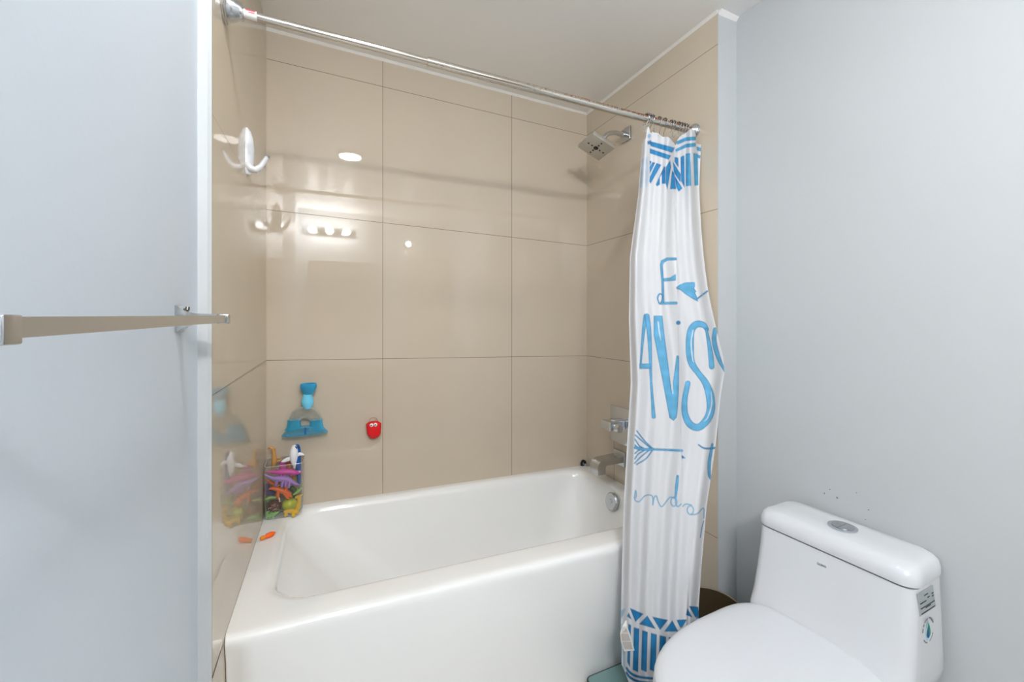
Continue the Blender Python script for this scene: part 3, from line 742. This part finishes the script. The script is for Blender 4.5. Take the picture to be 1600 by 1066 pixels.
names = ['first', 'second', 'third', 'fourth', 'fifth', 'sixth', 'seventh', 'eighth', 'ninth', 'tenth', 'eleventh', 'last']
for (x, dr, tl_), n_ in zip(hx, names):
    make_hook(x, dr, tl_, ('chrome roller hook on the rod, leftmost of the row' if n_ == 'first' else
                           'chrome roller hook on the rod, nearest the right end flange' if n_ == 'last' else 'chrome roller hook on the rod, %s from the left' % n_))

# ------------------------------------------------------------------ robe hook on the left tiled wall
XH = XLW(1.484); YH = 1.484
t = thing('robe_hook', (XH, YH, 1.77), 'white plastic robe hook stuck high on the left tiled wall', 'hook')
b = MB()
hp_ = [(HC + (z_ - HC) * 1.02, w_) for z_, w_ in ((1.700, .010), (1.715, .017), (1.745, .0205), (1.78, .021), (1.81, .0175), (1.828, .012), (1.838, .005))]
rings = []
for z, wd in hp_:
    dpt = wd * .98
    rings.append([Vector((XH + max(.0, dpt * math.sin(math.pi * k / 16)) * 1.05, YH - wd * 1.1 * math.cos(math.pi * k / 16), z)) for k in range(17)])
b.loft(rings); b.build('body', M['white_plastic'], t)
b = MB(); q = lambda u, v: at(u, v, Y=1.475)
b.tube([q(386, 258), q(392, 264), q(400, 265.5), q(407, 261), q(412.5, 253), q(417.5, 246)], [.012, .0115, .0095, .008, .007, .0062], 14, flat=1.25); b.build('prong', M['white_plastic'], t)
b = MB(); b.tube([q(417.2, 246.5), q(418.4, 244.8)], [.0063, .0058], 12, flat=1.25); props(b.build('prong_tip', M['grey_plastic'], t), 'grey rubber tip')

# ------------------------------------------------------------------ towel bar on the left painted wall
t = thing('towel_bar', (XWL, .64, 1.268), 'brushed nickel towel bar on the white left wall', 'towel bar')
ZN, ZFAR = 1.2653, 1.2719
xb_ = -.170
b = MB(); P0, P1 = Vector((xb_, .331, ZN)), Vector((xb_, .942, ZFAR))
b.loft([[p + Vector(d_) for d_ in ((-.004, 0, -.0064), (.004, 0, -.0064), (.004, 0, .0064), (-.004, 0, .0064))] for p in (P0, P1)]); b.build('bar', M['nickel'], t, ang=20)
for y, z, nm in ((.338, ZN - .001, 'near'), (.944, ZFAR, 'far')):
    b = MB(); rings = []
    for x, h in ((XWL, .024), (XWL + .003, .024), (XWL + .006, .0195), (XWL + .012, .0145), (XWL + .022, .0108), (XWL + .035, .0095), (XWL + .06, .009)):
        rings.append([Vector((x, y + a * h * .9, z + c * h)) for a, c in ((-1, -1), (1, -1), (1, 1), (-1, 1))])
    b.loft(rings); b.box2((xb_ - .009, y - .0085, z - .0088), (xb_ + .007, y + .0085, z + .0088), .0012); b.build('post', M['nickel'], t, ang=25)
    b = MB(); b.lathe([(.0035, 0), (.0035, .006), (0, .0065)], (XWL + .010, y + .013, z + .016), (0, .3, 1), 12); b.build('set_screw', M['steel_dark'], t)

# ------------------------------------------------------------------ blue bath toy on the back wall
YW = YB
t = thing('bath_toy', at(477, 640, Y=YW), 'blue and clear plastic funnel bath toy stuck to the tile', 'bath toy')
def wy(u, v, y): return at(u, v, Y=y)
PX_ = depth(wy(481, 640, YW - .03)) / F
def vlathe(b, u, v, prof, y=YW - .034, sq=(1, .9)):
    """lathe about the vertical through (u, v); profile in image pixels (radius, height above v)"""
    b.lathe([(r * PX_, h * PX_) for r, h in prof], wy(u, v, y), (0, 0, 1), 28, squash=sq)
b = MB(); vlathe(b, 482, 616, [(0, 0), (7, 0), (8.5, 3), (10.6, 8), (11.9, 11), (12.1, 14), (11.2, 16.5), (10.4, 16), (10.9, 13), (8.5, 6), (0, 4)]); b.build('funnel', M['blue_clear'], t)
b = MB(); vlathe(b, 480.5, 632, [(5, -7), (7.4, -2), (8.0, -1), (8.0, 0), (8.8, 1), (8.8, 6), (8.0, 8), (8.2, 9), (6.6, 14), (6.2, 17)]); b.build('stopper', M['blue_light'], t)
b = MB()
arc = []
for k in range(17):
    a = math.pi * k / 16; arc.append((477 + 17.5 * math.cos(a), 661 - 17 * math.sin(a), 7.6 + 1.8 * math.sin(a)))
b.ptube(arc, YW - .03, 16); b.build('clear_arch', M['clear_dome'], t)
for u0, sgn in ((459.5, -1), (494, 1)):
    b = MB()
    rings = []
    for v, hw, cu in ((655.5, 9.0, 0), (662, 9.4, 0), (668, 10.6, 0.3), (671, 12.2, 1.2)):
        c_ = wy(u0 + sgn * cu, v, YW - .028)
        rings.append([c_ + Vector((hw * PX_ * math.cos(2 * math.pi * k / 20), .024 * math.sin(2 * math.pi * k / 20), 0)) for k in range(20)])
    b.loft(rings); b.build('cup_base', M['blue_clear'], t)
b = MB(); rings = []
for v, hw in ((667, 18), (670.5, 26), (674, 29.5), (677.5, 32.5), (678.5, 32)):
    c_ = wy(476.7, v, YW - .028)
    rings.append([c_ + Vector((hw * PX_ * max(-1, min(1, 1.12 * math.cos(2 * math.pi * k / 32))), .0265 * math.sin(2 * math.pi * k / 32), 0)) for k in range(32)])
b.loft(rings); b.build('foot', M['blue_foot'], t)
b = MB(); b.ptube([(477, 669, 1.1), (477, 678, 1.1)], YW - .057, 8); b.build('seam', M['whale_blue'], t)

# ------------------------------------------------------------------ red holder with googly eyes
c = at(583, 669, Y=YW)
t = thing('wall_pouch', (c.x, YW, c.z), 'small red wall pouch with googly eyes on the tile', 'holder')
outline = [(571.2, 662.5), (575, 659), (580, 657.4), (586, 656.8), (591, 657.2), (594.6, 659.5), (594.7, 668), (594.4, 675), (592, 679.5), (588, 682.6), (583, 684), (578, 683), (574.5, 680), (572.6, 675), (572, 669)]
b = MB(); cen = (583.2, 669.5); rings = []
for y, k in ((YW, .90), (YW - .008, .98), (YW - .018, 1.0), (YW - .026, .95), (YW - .031, .84), (YW - .033, .6)):
    rings.append([at(cen[0] + (u - cen[0]) * k, cen[1] + (v - cen[1]) * k, Y=YW) + Vector((0, y - YW, 0)) for u, v in outline])
b.loft(rings); b.build('body', M['red'], t, ang=60)
for u, v in ((580.6, 664.6), (586.8, 663.8)):
    b = MB(); p = at(u, v, Y=YW - .031); b.ell(p, (.0078, .004, .0082)); e_ = b.build('eye', M['white_plastic'], t)
    b = MB(); b.ell(p + Vector((-.0018, -.0034, -.0003)), (.003, .0014, .0031), n=12); b.build('pupil', M['black'], e_)
b = MB(); b.ptube([(576.5, 658, .5), (579, 653.5, .5), (583.5, 652, .5), (588, 653, .5), (590.5, 657, .5)], YW - .012, 8); b.build('loop', M['clear_rim'], t)

# ------------------------------------------------------------------ clear toy caddy and the toys in it
zd = ZT(-.15)
t = thing('toy_caddy', (-.15, 1.875, zd), 'clear plastic corner caddy full of bath toys on the tub deck', 'toy caddy')
cx0, cx1, cy0, cy1 = XL + .004, -.076, 1.818, YB - .003
b = MB(); rings = []
for z, i in ((.001, .016), (.003, .009), (.010, .003), (.025, 0), (.12, -.002), (.205, -.0035)): rings.append(rrect(cx0, cx1 - i, cy0 + i, cy1, .018, zd + z))
b.loft(rings, cap1=False)
b.build('shell', M['clear'], t)
b = MB(); rr_ = rrect(cx0, cx1 + .0035, cy0 - .0035, cy1, .018, zd + .205); b.tube(rr_ + [rr_[0]], .0016, 8, round_=False); b.build('rim', M['clear_rim'], t)
b = MB(); b.box2((cx0 + .006, cy0 + .010, zd + .0035), (cx1 - .014, cy1 - .006, zd + .006), .001); b.build('base', M['clear_rim'], t)
G = 'bath toys in the clear caddy'
C1 = lambda pts: conv(15.225, 400, 690, pts)       # local image frames of the close-ups, used only to keep the proportions of the toys
C2 = lambda pts: conv(15.225, 400, 755, pts)
def k1(l): return [p[:2] + (p[2] / 15.225,) for p in C1(l)]
def k2(l): return [p[:2] + (p[2] / 15.225,) for p in C2(l)]
def newtoy(name, uv, Y, label, cat='bath toy'): return thing(name, at(*uv, Y=Y), label, cat, G)
# whale with white belly and blue back
t = newtoy('toy_whale', (460, 730), 1.845, 'white-bellied blue whale toy standing on its tail at the top right of the caddy')
b = MB(); b.ptube(k1([(905, 140, 60), (900, 220, 88), (895, 330, 92), (895, 440, 78), (905, 540, 45), (915, 620, 28)]), 1.845, 16); b.build('belly', M['white'], t)
b = MB(); b.ptube(k1([(985, 115, 50), (1000, 200, 60), (985, 330, 70), (990, 470, 68), (1010, 620, 62), (1010, 760, 50), (1020, 900, 42), (1030, 980, 36)]), 1.862, 14); b.build('back', M['whale_blue'], t)
b = MB(); b.ptube(k1([(830, 400, 42), (740, 430, 50), (660, 470, 34), (618, 482, 14)]), 1.842, 12, flat=.35); b.build('fin', M['white'], t)
b = MB(); b.ptube(k1([(985, 320, 40), (1040, 300, 44), (1100, 305, 28), (1140, 325, 10)]), 1.85, 12, flat=.35); b.build('fin', M['white'], t)
for l in ([(940, 120, 8), (955, 145, 14), (970, 170, 8)], [(1005, 105, 7), (1020, 135, 13), (1028, 160, 8)], [(855, 308, 12), (878, 315, 12)]):
    b = MB(); b.ptube(k1(l), 1.8375 if l[0][0] != 1005 else 1.846, 8); b.build('eye' if l[0][0] != 855 else 'spot', M['black'], t)
# seahorse
t = newtoy('toy_seahorse', (426, 720), 1.87, 'tan seahorse toy with curled neck at the back left of the caddy')
b = MB(); b.ptube(k1([(290, 175, 18), (330, 150, 32), (380, 160, 38), (415, 215, 40), (425, 300, 44), (430, 370, 50), (440, 450, 62), (420, 540, 46), (390, 620, 30), (380, 660, 18)]), 1.87, 14)
b.ptube(k1([(440, 400, 30), (520, 395, 24), (600, 395, 12)]), 1.872, 10); b.ptube(k1([(450, 470, 40), (520, 470, 34), (580, 450, 16)]), 1.874, 10)
for k in range(7): b.pball(*[C1([(455 - 3 * k, 180 + 45 * k)])[0][0], C1([(0, 180 + 45 * k)])[0][1]], 1.3, 1.868)
b.build('body', M['tan'], t)
# pink cup, tan block
t = newtoy('toy_cup', (442, 728), 1.88, 'small mauve ribbed cup toy in the middle of the caddy behind the pink crocodile')
b = MB(); p = at(*C1([(640, 660)])[0], Y=1.885); kk = depth(p) / F / 15.2
b.lathe([(0, 0), (70 * kk, 0), (78 * kk, 20 * kk), (74 * kk, 60 * kk), (80 * kk, 80 * kk), (76 * kk, 120 * kk), (82 * kk, 150 * kk), (70 * kk, 172 * kk), (0, 168 * kk)], p); b.build('cup_body', M['mauve'], t)
t = newtoy('toy_blob', (452, 728), 1.9, 'rust-brown rounded toy between the mauve cup and the whale')
b = MB(); b.ptube(k1([(780, 520, 55), (790, 570, 68), (790, 620, 60)]), 1.90, 12); b.build('body', M['rust'], t)
# pink crocodile
t = newtoy('toy_crocodile', (442, 738), 1.835, 'bright pink crocodile toy lying across the top of the caddy')
b = MB(); b.ptube(k1([(230, 720, 12), (330, 735, 24), (450, 735, 42), (580, 725, 62), (720, 720, 64), (840, 725, 56), (930, 745, 56), (1000, 735, 46), (1070, 730, 24)]), 1.838, 14)
for k in range(9): b.pball(*C1([(480 + 50 * k, 672 + (3 if k % 2 else 0))])[0], 1.2, 1.838)
for x in (560, 640, 820, 880): b.ptube(k1([(x, 760, 26), (x + 5, 810, 20)]), 1.836, 8)
b.build('body', M['pink'], t)
b = MB(); b.pball(*C1([(1035, 715)])[0], 1.1, 1.832); b.build('eye', M['white'], t)
# purple dinosaur
t = newtoy('toy_dinosaur', (442, 752), 1.832, 'lilac spiky dinosaur toy under the pink crocodile')
b = MB(); b.ptube(k1([(200, 785, 10), (290, 835, 22), (400, 875, 36), (520, 890, 62), (640, 890, 70), (760, 900, 60), (860, 960, 46), (940, 1010, 36), (1000, 1025, 18)]), 1.834, 14)
for x, y in ((500, 960), (640, 985), (720, 985), (800, 1000)): b.ptube(k1([(x, y - 30, 36), (x - 15, y + 40, 34), (x - 20, y + 85, 28)]), 1.831, 10)
for x, y in ((440, 830), (520, 820), (600, 812), (680, 815), (750, 830), (820, 880)): b.ptube(k1([(x, y + 20, 22), (x + 8, y - 16, 8)]), 1.834, 8)
b.build('body', M['purple'], t)
# orange carrot-like fin and orange dinosaur
t = newtoy('toy_tail', (423, 754), 1.875, 'dark orange tapering toy tail at the left of the caddy')
b = MB(); b.ptube(k1([(245, 905, 16), (300, 950, 34), (370, 990, 48), (430, 1020, 40)]), 1.875, 12); b.build('body', M['dark_orange'], t)
t = newtoy('toy_dinosaur', (442, 768), 1.845, 'bright orange dinosaur toy in the middle of the caddy')
b = MB(); b.ptube(k2([(310, 140, 14), (380, 130, 36), (470, 140, 42), (560, 170, 60), (640, 190, 62), (720, 220, 58), (780, 280, 48), (840, 320, 24)]), 1.848, 14)
for l in ([(530, 210, 44), (515, 290, 36), (525, 350, 26)], [(690, 250, 44), (740, 330, 40), (770, 365, 28)], [(480, 90, 30), (540, 60, 22)], [(700, 150, 36), (745, 90, 24), (760, 40, 18)], [(760, 220, 30), (820, 260, 26)]): b.ptube(k2(l), 1.845, 10)
b.build('body', M['orange'], t)
b = MB(); b.ptube(k2([(555, 360, 14), (560, 410, 16), (562, 445, 12)]), 1.842, 8); b.build('foot', M['cream'], t)
# indigo, olive, greens
t = newtoy('toy_octopus', (424, 770), 1.885, 'dark indigo toy half hidden at the left behind the orange dinosaur')
b = MB(); b.ptube(k2([(260, 230, 52), (330, 220, 66), (410, 240, 54)]), 1.885, 12); b.ptube(k2([(270, 60, 50), (260, 140, 48)]), 1.895, 10); b.build('body', M['indigo'], t)
t = newtoy('toy_snail', (459, 746), 1.875, 'olive yellow toy at the right behind the lilac dinosaur')
b = MB(); b.ptube(k1([(860, 810, 40), (900, 850, 62), (920, 910, 46)]), 1.88, 12); b.build('body', M['olive'], t)
t = newtoy('toy_lizard', (462, 765), 1.86, 'pale green lizard toy at the right above the yellow giraffe')
b = MB(); b.ptube(k2([(1070, 120, 24), (1010, 190, 36), (950, 240, 34), (890, 275, 18)]), 1.85, 10); b.ptube(k2([(1000, 200, 22), (985, 150, 16)]), 1.85, 8); b.build('body', M['green'], t)
t = newtoy('toy_bush', (459, 762), 1.895, 'dark green toy in the shadow at the right of the caddy')
b = MB(); b.ptube(k2([(850, 110, 50), (900, 150, 66), (940, 200, 60), (900, 300, 56)]), 1.895, 12); b.build('body', M['dark_green'], t)
t = newtoy('toy_frog', (421, 780), 1.86, 'yellow-green frog toy at the left above the brown ball')
b = MB(); b.ptube(k2([(215, 395, 18), (280, 375, 40), (350, 345, 34), (440, 355, 34), (490, 330, 20)]), 1.872, 12); b.ptube(k2([(270, 380, 30), (285, 430, 26)]), 1.872, 10); b.build('body', M['green'], t)
t = newtoy('toy_dinosaur', (424, 805), 1.835, 'leaf green dinosaur toy lying at the bottom left of the caddy')
b = MB(); b.ptube(k2([(215, 835, 18), (280, 780, 44), (370, 745, 54), (450, 740, 48), (520, 695, 24)]), 1.836, 12)
for l in ([(420, 760, 40), (410, 800, 32), (400, 830, 18)], [(260, 760, 30), (270, 690, 30), (300, 680, 16)], [(330, 790, 34), (320, 820, 26)]): b.ptube(k2(l), 1.832, 10)
b.build('body', M['leaf'], t)
# balls
t = newtoy('toy_ball', (429, 792), 1.85, 'dark brown speckled ball near the bottom of the caddy')
b = MB(); b.pball(*C2([(440, 555)])[0], 10.4, 1.856, sz=.95); b.build('ball', M['brown'], t)
b = MB()
pc = at(*C2([(440, 555)])[0], Y=1.856); Rb = 10.4 * depth(pc) / F
for k in range(26):
    a = random.uniform(-.9, .9); e = random.uniform(-.6, .8)
    d_ = Vector((math.sin(a) * math.cos(e), -math.cos(a) * math.cos(e), math.sin(e))); b.ell(pc + Vector((d_.x * Rb, d_.y * Rb, d_.z * Rb * .95)), (.0012, .0012, .0012), n=8)
props(b.build('speckles', M['cream'], t), kind='stuff')
t = newtoy('toy_ball', (453, 789), 1.86, 'lime green ball beside the brown ball in the caddy')
b = MB(); b.pball(*C2([(795, 510)])[0], 10.6, 1.866, sz=.9); b.build('ball', M['lime'], t)
# yellow giraffe
t = newtoy('toy_giraffe', (464, 795), 1.84, 'yellow giraffe toy standing at the bottom right of the caddy')
b = MB(); b.ptube(k2([(960, 340, 34), (1020, 320, 60), (1030, 390, 44), (1010, 480, 48), (1000, 580, 58), (960, 660, 66), (860, 670, 56), (740, 670, 46), (690, 680, 36)]), 1.828, 14)
for l in ([(720, 680, 46), (710, 730, 46), (705, 765, 40)], [(900, 690, 52), (895, 740, 50), (890, 770, 42)], [(970, 680, 44), (1000, 700, 38)], [(1060, 300, 26), (1090, 280, 16)]): b.ptube(k2(l), 1.828, 12)
b.build('body', M['yellow'], t)
t = newtoy('toy_penguin', (436, 806), 1.87, 'small grey and white toy at the bottom between the green dinosaur and the giraffe')
b = MB(); b.ptube(k2([(600, 720, 60), (590, 800, 60)]), 1.875, 12); b.build('body', M['grey'], t)
b = MB(); b.pball(*C2([(560, 790)])[0], 1.8, 1.856); b.build('belly', M['white'], t)
t = newtoy('toy_block', (421, 800), 1.90, 'dark green block toy behind the leaf green dinosaur')
b = MB(); b.ptube(k2([(240, 520, 50), (230, 640, 54), (250, 740, 46)]), 1.90, 12); b.build('body', M['dark_green'], t)
# fish left on the deck
p = at(420, 836.5, Z=ZT(-.17) + .0092)
t = thing('toy_fish', p, 'small bright orange fish toy lying on the tub deck', 'bath toy')
b = MB(); a0, a1 = at(414.5, 839, Z=p.z), at(429.5, 832.5, Z=p.z)
L_ = [a0 + (a1 - a0) * q for q in (0, .15, .4, .65, .88, 1)]
b.tube(L_, [.0045, .0082, .0090, .0088, .0062, .003], 14); b.build('body', M['fish'], t)
b = MB(); q0 = at(409.5, 841, Z=p.z); b.tube([a0, (a0 + q0) / 2, q0], [.0045, .0074, .0074], 10); b.build('tail', M['fish_tail'], t)

# ------------------------------------------------------------------ toilet
TY = math.radians(2.6)
t = thing('toilet', (1.402, .70, 0), 'white one-piece toilet with closed lid against the right wall', 'toilet', rz=TY)
def trr(front, hw, r, z, back=0.0): return rrect(front, back, -hw, hw, r, z, nc=6)
b = MB()
b.loft([trr(-.26, .150, .05, .02), trr(-.25, .150, .05, .30), trr(-.235, .188, .04, .38), trr(-.208, .193, .03, .415), trr(-.192, .192, .028, .45), trr(-.178, .190, .026, .51), trr(-.167, .187, .025, .58), trr(-.161, .185, .025, .637)])
b.build('tank', M['ceramic'], t, local=True)
b = MB()
b.loft([trr(-.160, .184, .03, .640), trr(-.166, .1895, .034, .6425), trr(-.168, .191, .036, .650), trr(-.167, .1905, .036, .664), trr(-.160, .186, .036, .678), trr(-.150, .178, .036, .686, -.006), trr(-.135, .165, .034, .690, -.014), trr(-.10, .13, .03, .6915, -.04)])
b.build('tank_lid', M['ceramic'], t, local=True)
b = MB(); b.lathe([(.034, 0), (.034, .003), (.031, .0045), (.027, .004)], (-.082, -.005, .6915), n=40); fb = b.build('flush_button', M['chrome'], t, local=True)
for sgn in (-1, 1):
    b = MB(); pl = []
    n_ = 14
    for k in range(n_ + 1):
        a = -math.pi / 2 + math.pi * k / n_
        pl.append(Vector((-.082 + .025 * math.sin(a) * 1.0, -.005 + sgn * (.0012 + .0245 * math.cos(a)), .6945)))
    b.prism(pl, (0, 0, .003 if sgn < 0 else .0022)); b.build('button_half', M['nickel'], fb, local=True)
def egg(z, grow=0.0, rear=-.195, front=-.715, hw=.190):
    c = -.40; out = []
    for k in range(64):
        a = 2 * math.pi * k / 64; ca, sa = math.cos(a), math.sin(a)
        if ca < 0: n_, ax_ = 2.35, (-front + c) + grow          # towards the front (-x)
        else: n_, ax_ = 4.2, (c - rear) * -1 + 2 * 0 + 0; 
        if ca >= 0: ax_ = (rear - c) + grow * .3
        x = c + math.copysign(abs(ca) ** (2 / n_), ca) * ax_
        y = math.copysign(abs(sa) ** (2 / n_), sa) * (hw + grow)
        out.append(Vector((x, y, z)))
    return out
b = MB(); b.loft([egg(.0, -.05), egg(.02, -.045), egg(.16, -.06), egg(.26, -.04), egg(.33, -.012), egg(.37, -.004), egg(.386, -.006)]); b.build('bowl', M['ceramic'], t, local=True, ang=60)
b = MB(); b.loft([egg(.388, -.004), egg(.391, .001), egg(.398, .003), egg(.405, .001), egg(.407, -.004)]); b.build('seat', M['seat'], t, local=True, ang=60)
b = MB(); b.loft([egg(.409, -.006), egg(.411, -.001), egg(.417, .001), egg(.424, -.002), egg(.429, -.010), egg(.4325, -.024), egg(.434, -.05), egg(.4345, -.1)]); b.build('lid', M['seat'], t, local=True, ang=60)
for sgn in (-1, 1):
    b = MB(); b.box((-.186, sgn * .075, .412), (.03, .05, .03), .006); b.build('hinge', M['seat'], t, local=True)
def text_mesh(txt, size, mt):
    c_ = bpy.data.curves.new('txt', 'FONT'); c_.body = txt; c_.size = size; c_.extrude = .0002; c_.align_x = 'CENTER'
    o = bpy.data.objects.new('txt', c_); COL.objects.link(o)
    dg = bpy.context.evaluated_depsgraph_get(); me = bpy.data.meshes.new_from_object(o.evaluated_get(dg))
    bpy.data.objects.remove(o); me.transform(mt); return me
# brand mark on the front of the tank (front face is x=const, facing -x)
TI = Matrix.Translation(Vector((-1.402, -.70, 0)))
TI = Matrix.Rotation(-TY, 4, 'Z') @ TI
pb = TI @ at(1284, 884, Y=.713)
pb = Vector((-.1665, .005, .600))
mt = Matrix.Translation(pb) @ Matrix(((0, 0, -1, 0), (-1, 0, 0, 0), (0, 1, 0, 0), (0, 0, 0, 1)))
finish('brand_mark', text_mesh('SABIO', .0085, mt), M['ink_soft'], t, smooth=False, local=True)
# stickers on the tank's side (facing -y)
ys = -.1905
def sidept(u, v, y):
    """image point on the plane y = const of the toilet's own frame"""
    o_ = TI @ Vector((0, 0, HC)); q_ = TI @ at(u, v, Y=1.0); dd_ = q_ - o_
    return o_ + dd_ * ((y - o_.y) / dd_.y)
sl = [sidept(*p, -.192) for p in ((1438.2, 931), (1462.2, 916.3), (1465.4, 949.3), (1441.2, 965.2))]
def on_side(p): return Vector((p.x, -.1855 - .0075 * max(0, min(1, (.637 - p.z) / .2)) - .0008, p.z))
sl = [on_side(p) for p in sl]
b = MB(); b.prism(sl, (0, .0015, 0)); lb = b.build('spec_label', M['label'], t, smooth=False, local=True); props(lb, 'grey printed specification sticker')
def bil(q, a, c): return (q[0] * (1 - a) + q[1] * a) * (1 - c) + (q[3] * (1 - a) + q[2] * a) * c
b = MB()
for a0_, a1_, c0 in ((.38, .62, .20), (.08, .46, .46), (.55, .70, .36), (.08, .96, .68), (.36, .70, .74), (.08, .95, .91), (.84, .96, .30), (.84, .96, .42)):
    q_ = [bil(sl, a0_, c0), bil(sl, a1_, c0), bil(sl, a1_, c0 + .045), bil(sl, a0_, c0 + .045)]
    b.prism([p + Vector((0, -.0006, 0)) for p in q_], (0, .0004, 0))
b.build('label_print', M['ink'], lb, smooth=False, local=True)
dc = on_side(sidept(1455, 987, -.195))
def ringpoly(r0, r1, a0, a1, n=18):
    return [(r1 * math.cos(a0 + (a1 - a0) * k / n), r1 * math.sin(a0 + (a1 - a0) * k / n)) for k in range(n + 1)] + [(r0 * math.cos(a1 - (a1 - a0) * k / n), r0 * math.sin(a1 - (a1 - a0) * k / n)) for k in range(n + 1)]
def flat(b, pts, off=0, c_=dc): b.prism([c_ + Vector((x, -off, z)) for x, z in pts], (0, .0006, 0))
def drop(s): return [(s * .74 * math.sin(2 * math.pi * k / 28) * (math.sin(math.pi * k / 28) ** 1.3), s * (math.cos(2 * math.pi * k / 28) * .95)) for k in range(28)]
b = MB(); flat(b, drop(.024)); dl = b.build('drop_sticker', M['drop_halo'], t, smooth=False, local=True); props(dl, 'round water-drop sticker with green and blue drop')
b = MB(); flat(b, [(x, z) for x, z in drop(.0185)], .0006); b.build('drop_green', M['drop_green'], dl, smooth=False, local=True)
b = MB(); flat(b, [(min(x, .0008), z * .82 - .0032) for x, z in drop(.018)], .0012); b.build('drop_blue', M['drop_blue'], dl, smooth=False, local=True)
b = MB(); R1 = .0300
for a0, a1 in ((20, 80), (95, 130), (136, 150), (155, 175), (215, 260), (280, 330)): flat(b, ringpoly(R1 - .0035, R1, math.radians(a0), math.radians(a1)))
b.build('ring_print', M['ink_soft'], dl, smooth=False, local=True)
b = MB()
for k in range(3): flat(b, [(.0 + .001 * k, -.037 - .005 * k), (.009, -.037 - .005 * k), (.009, -.0395 - .005 * k), (.0 + .001 * k, -.0395 - .005 * k)])
b.build('small_print', M['drop_blue'], dl, smooth=False, local=True)

# ------------------------------------------------------------------ bin, glass scale, specks
bc = (1.212, 1.035)
t = thing('waste_bin', (bc[0], bc[1], 0), 'brown round waste bin between the curtain and the toilet', 'waste bin')
b = MB(); b.lathe([(.078, .0), (.08, .004), (.098, .29), (.095, .29), (.076, .008), (0, .006)], bc + (0,), n=40); b.build('bin_body', M['bin'], t)
b = MB(); b.torus(bc + (.291,), .0972, .0024, n=44); b.build('bin_rim', M['bin_rim'], t)
t = thing('bathroom_scale', (.96, 1.065, 0), 'teal glass bathroom scale on the floor against the tub apron', 'scale')
b = MB(); b.loft([rrect(.828, 1.095, .915, 1.222, .018, .022), rrect(.828, 1.095, .915, 1.222, .018, .030)]); b.build('glass_plate', M['glassmat'], t)
b = MB(); rr_ = rrect(.828, 1.095, .915, 1.222, .018, .026); b.tube(rr_ + [rr_[0]], .0046, 8, round_=False); b.build('edge_trim', M['glassedge'], t)
for sx in (.86, 1.062):
    for sy in (.95, 1.19): b = MB(); b.lathe([(.018, 0), (.018, .02), (.014, .022)], (sx, sy, 0)); b.build('foot', M['black'], t)
# scuffs on the right wall above the tank
b = MB()
for u, v, r in ((1288, 771, 1.2), (1308, 778, 1.6), (1296.5, 765, 1.0), (1338, 770, .8), (1357, 797, 1.0), (1352, 812, .8)):
    p = at(u, v, X=XWR); r_ = r * depth(p) / F; b.lathe([(r_, 0), (r_ * .6, .0006), (0, .0007)], (XWR, p.y, p.z), (-1, 0, 0), 10)
props(b.build('wall_scuffs', M['ink_soft']), kind='structure')
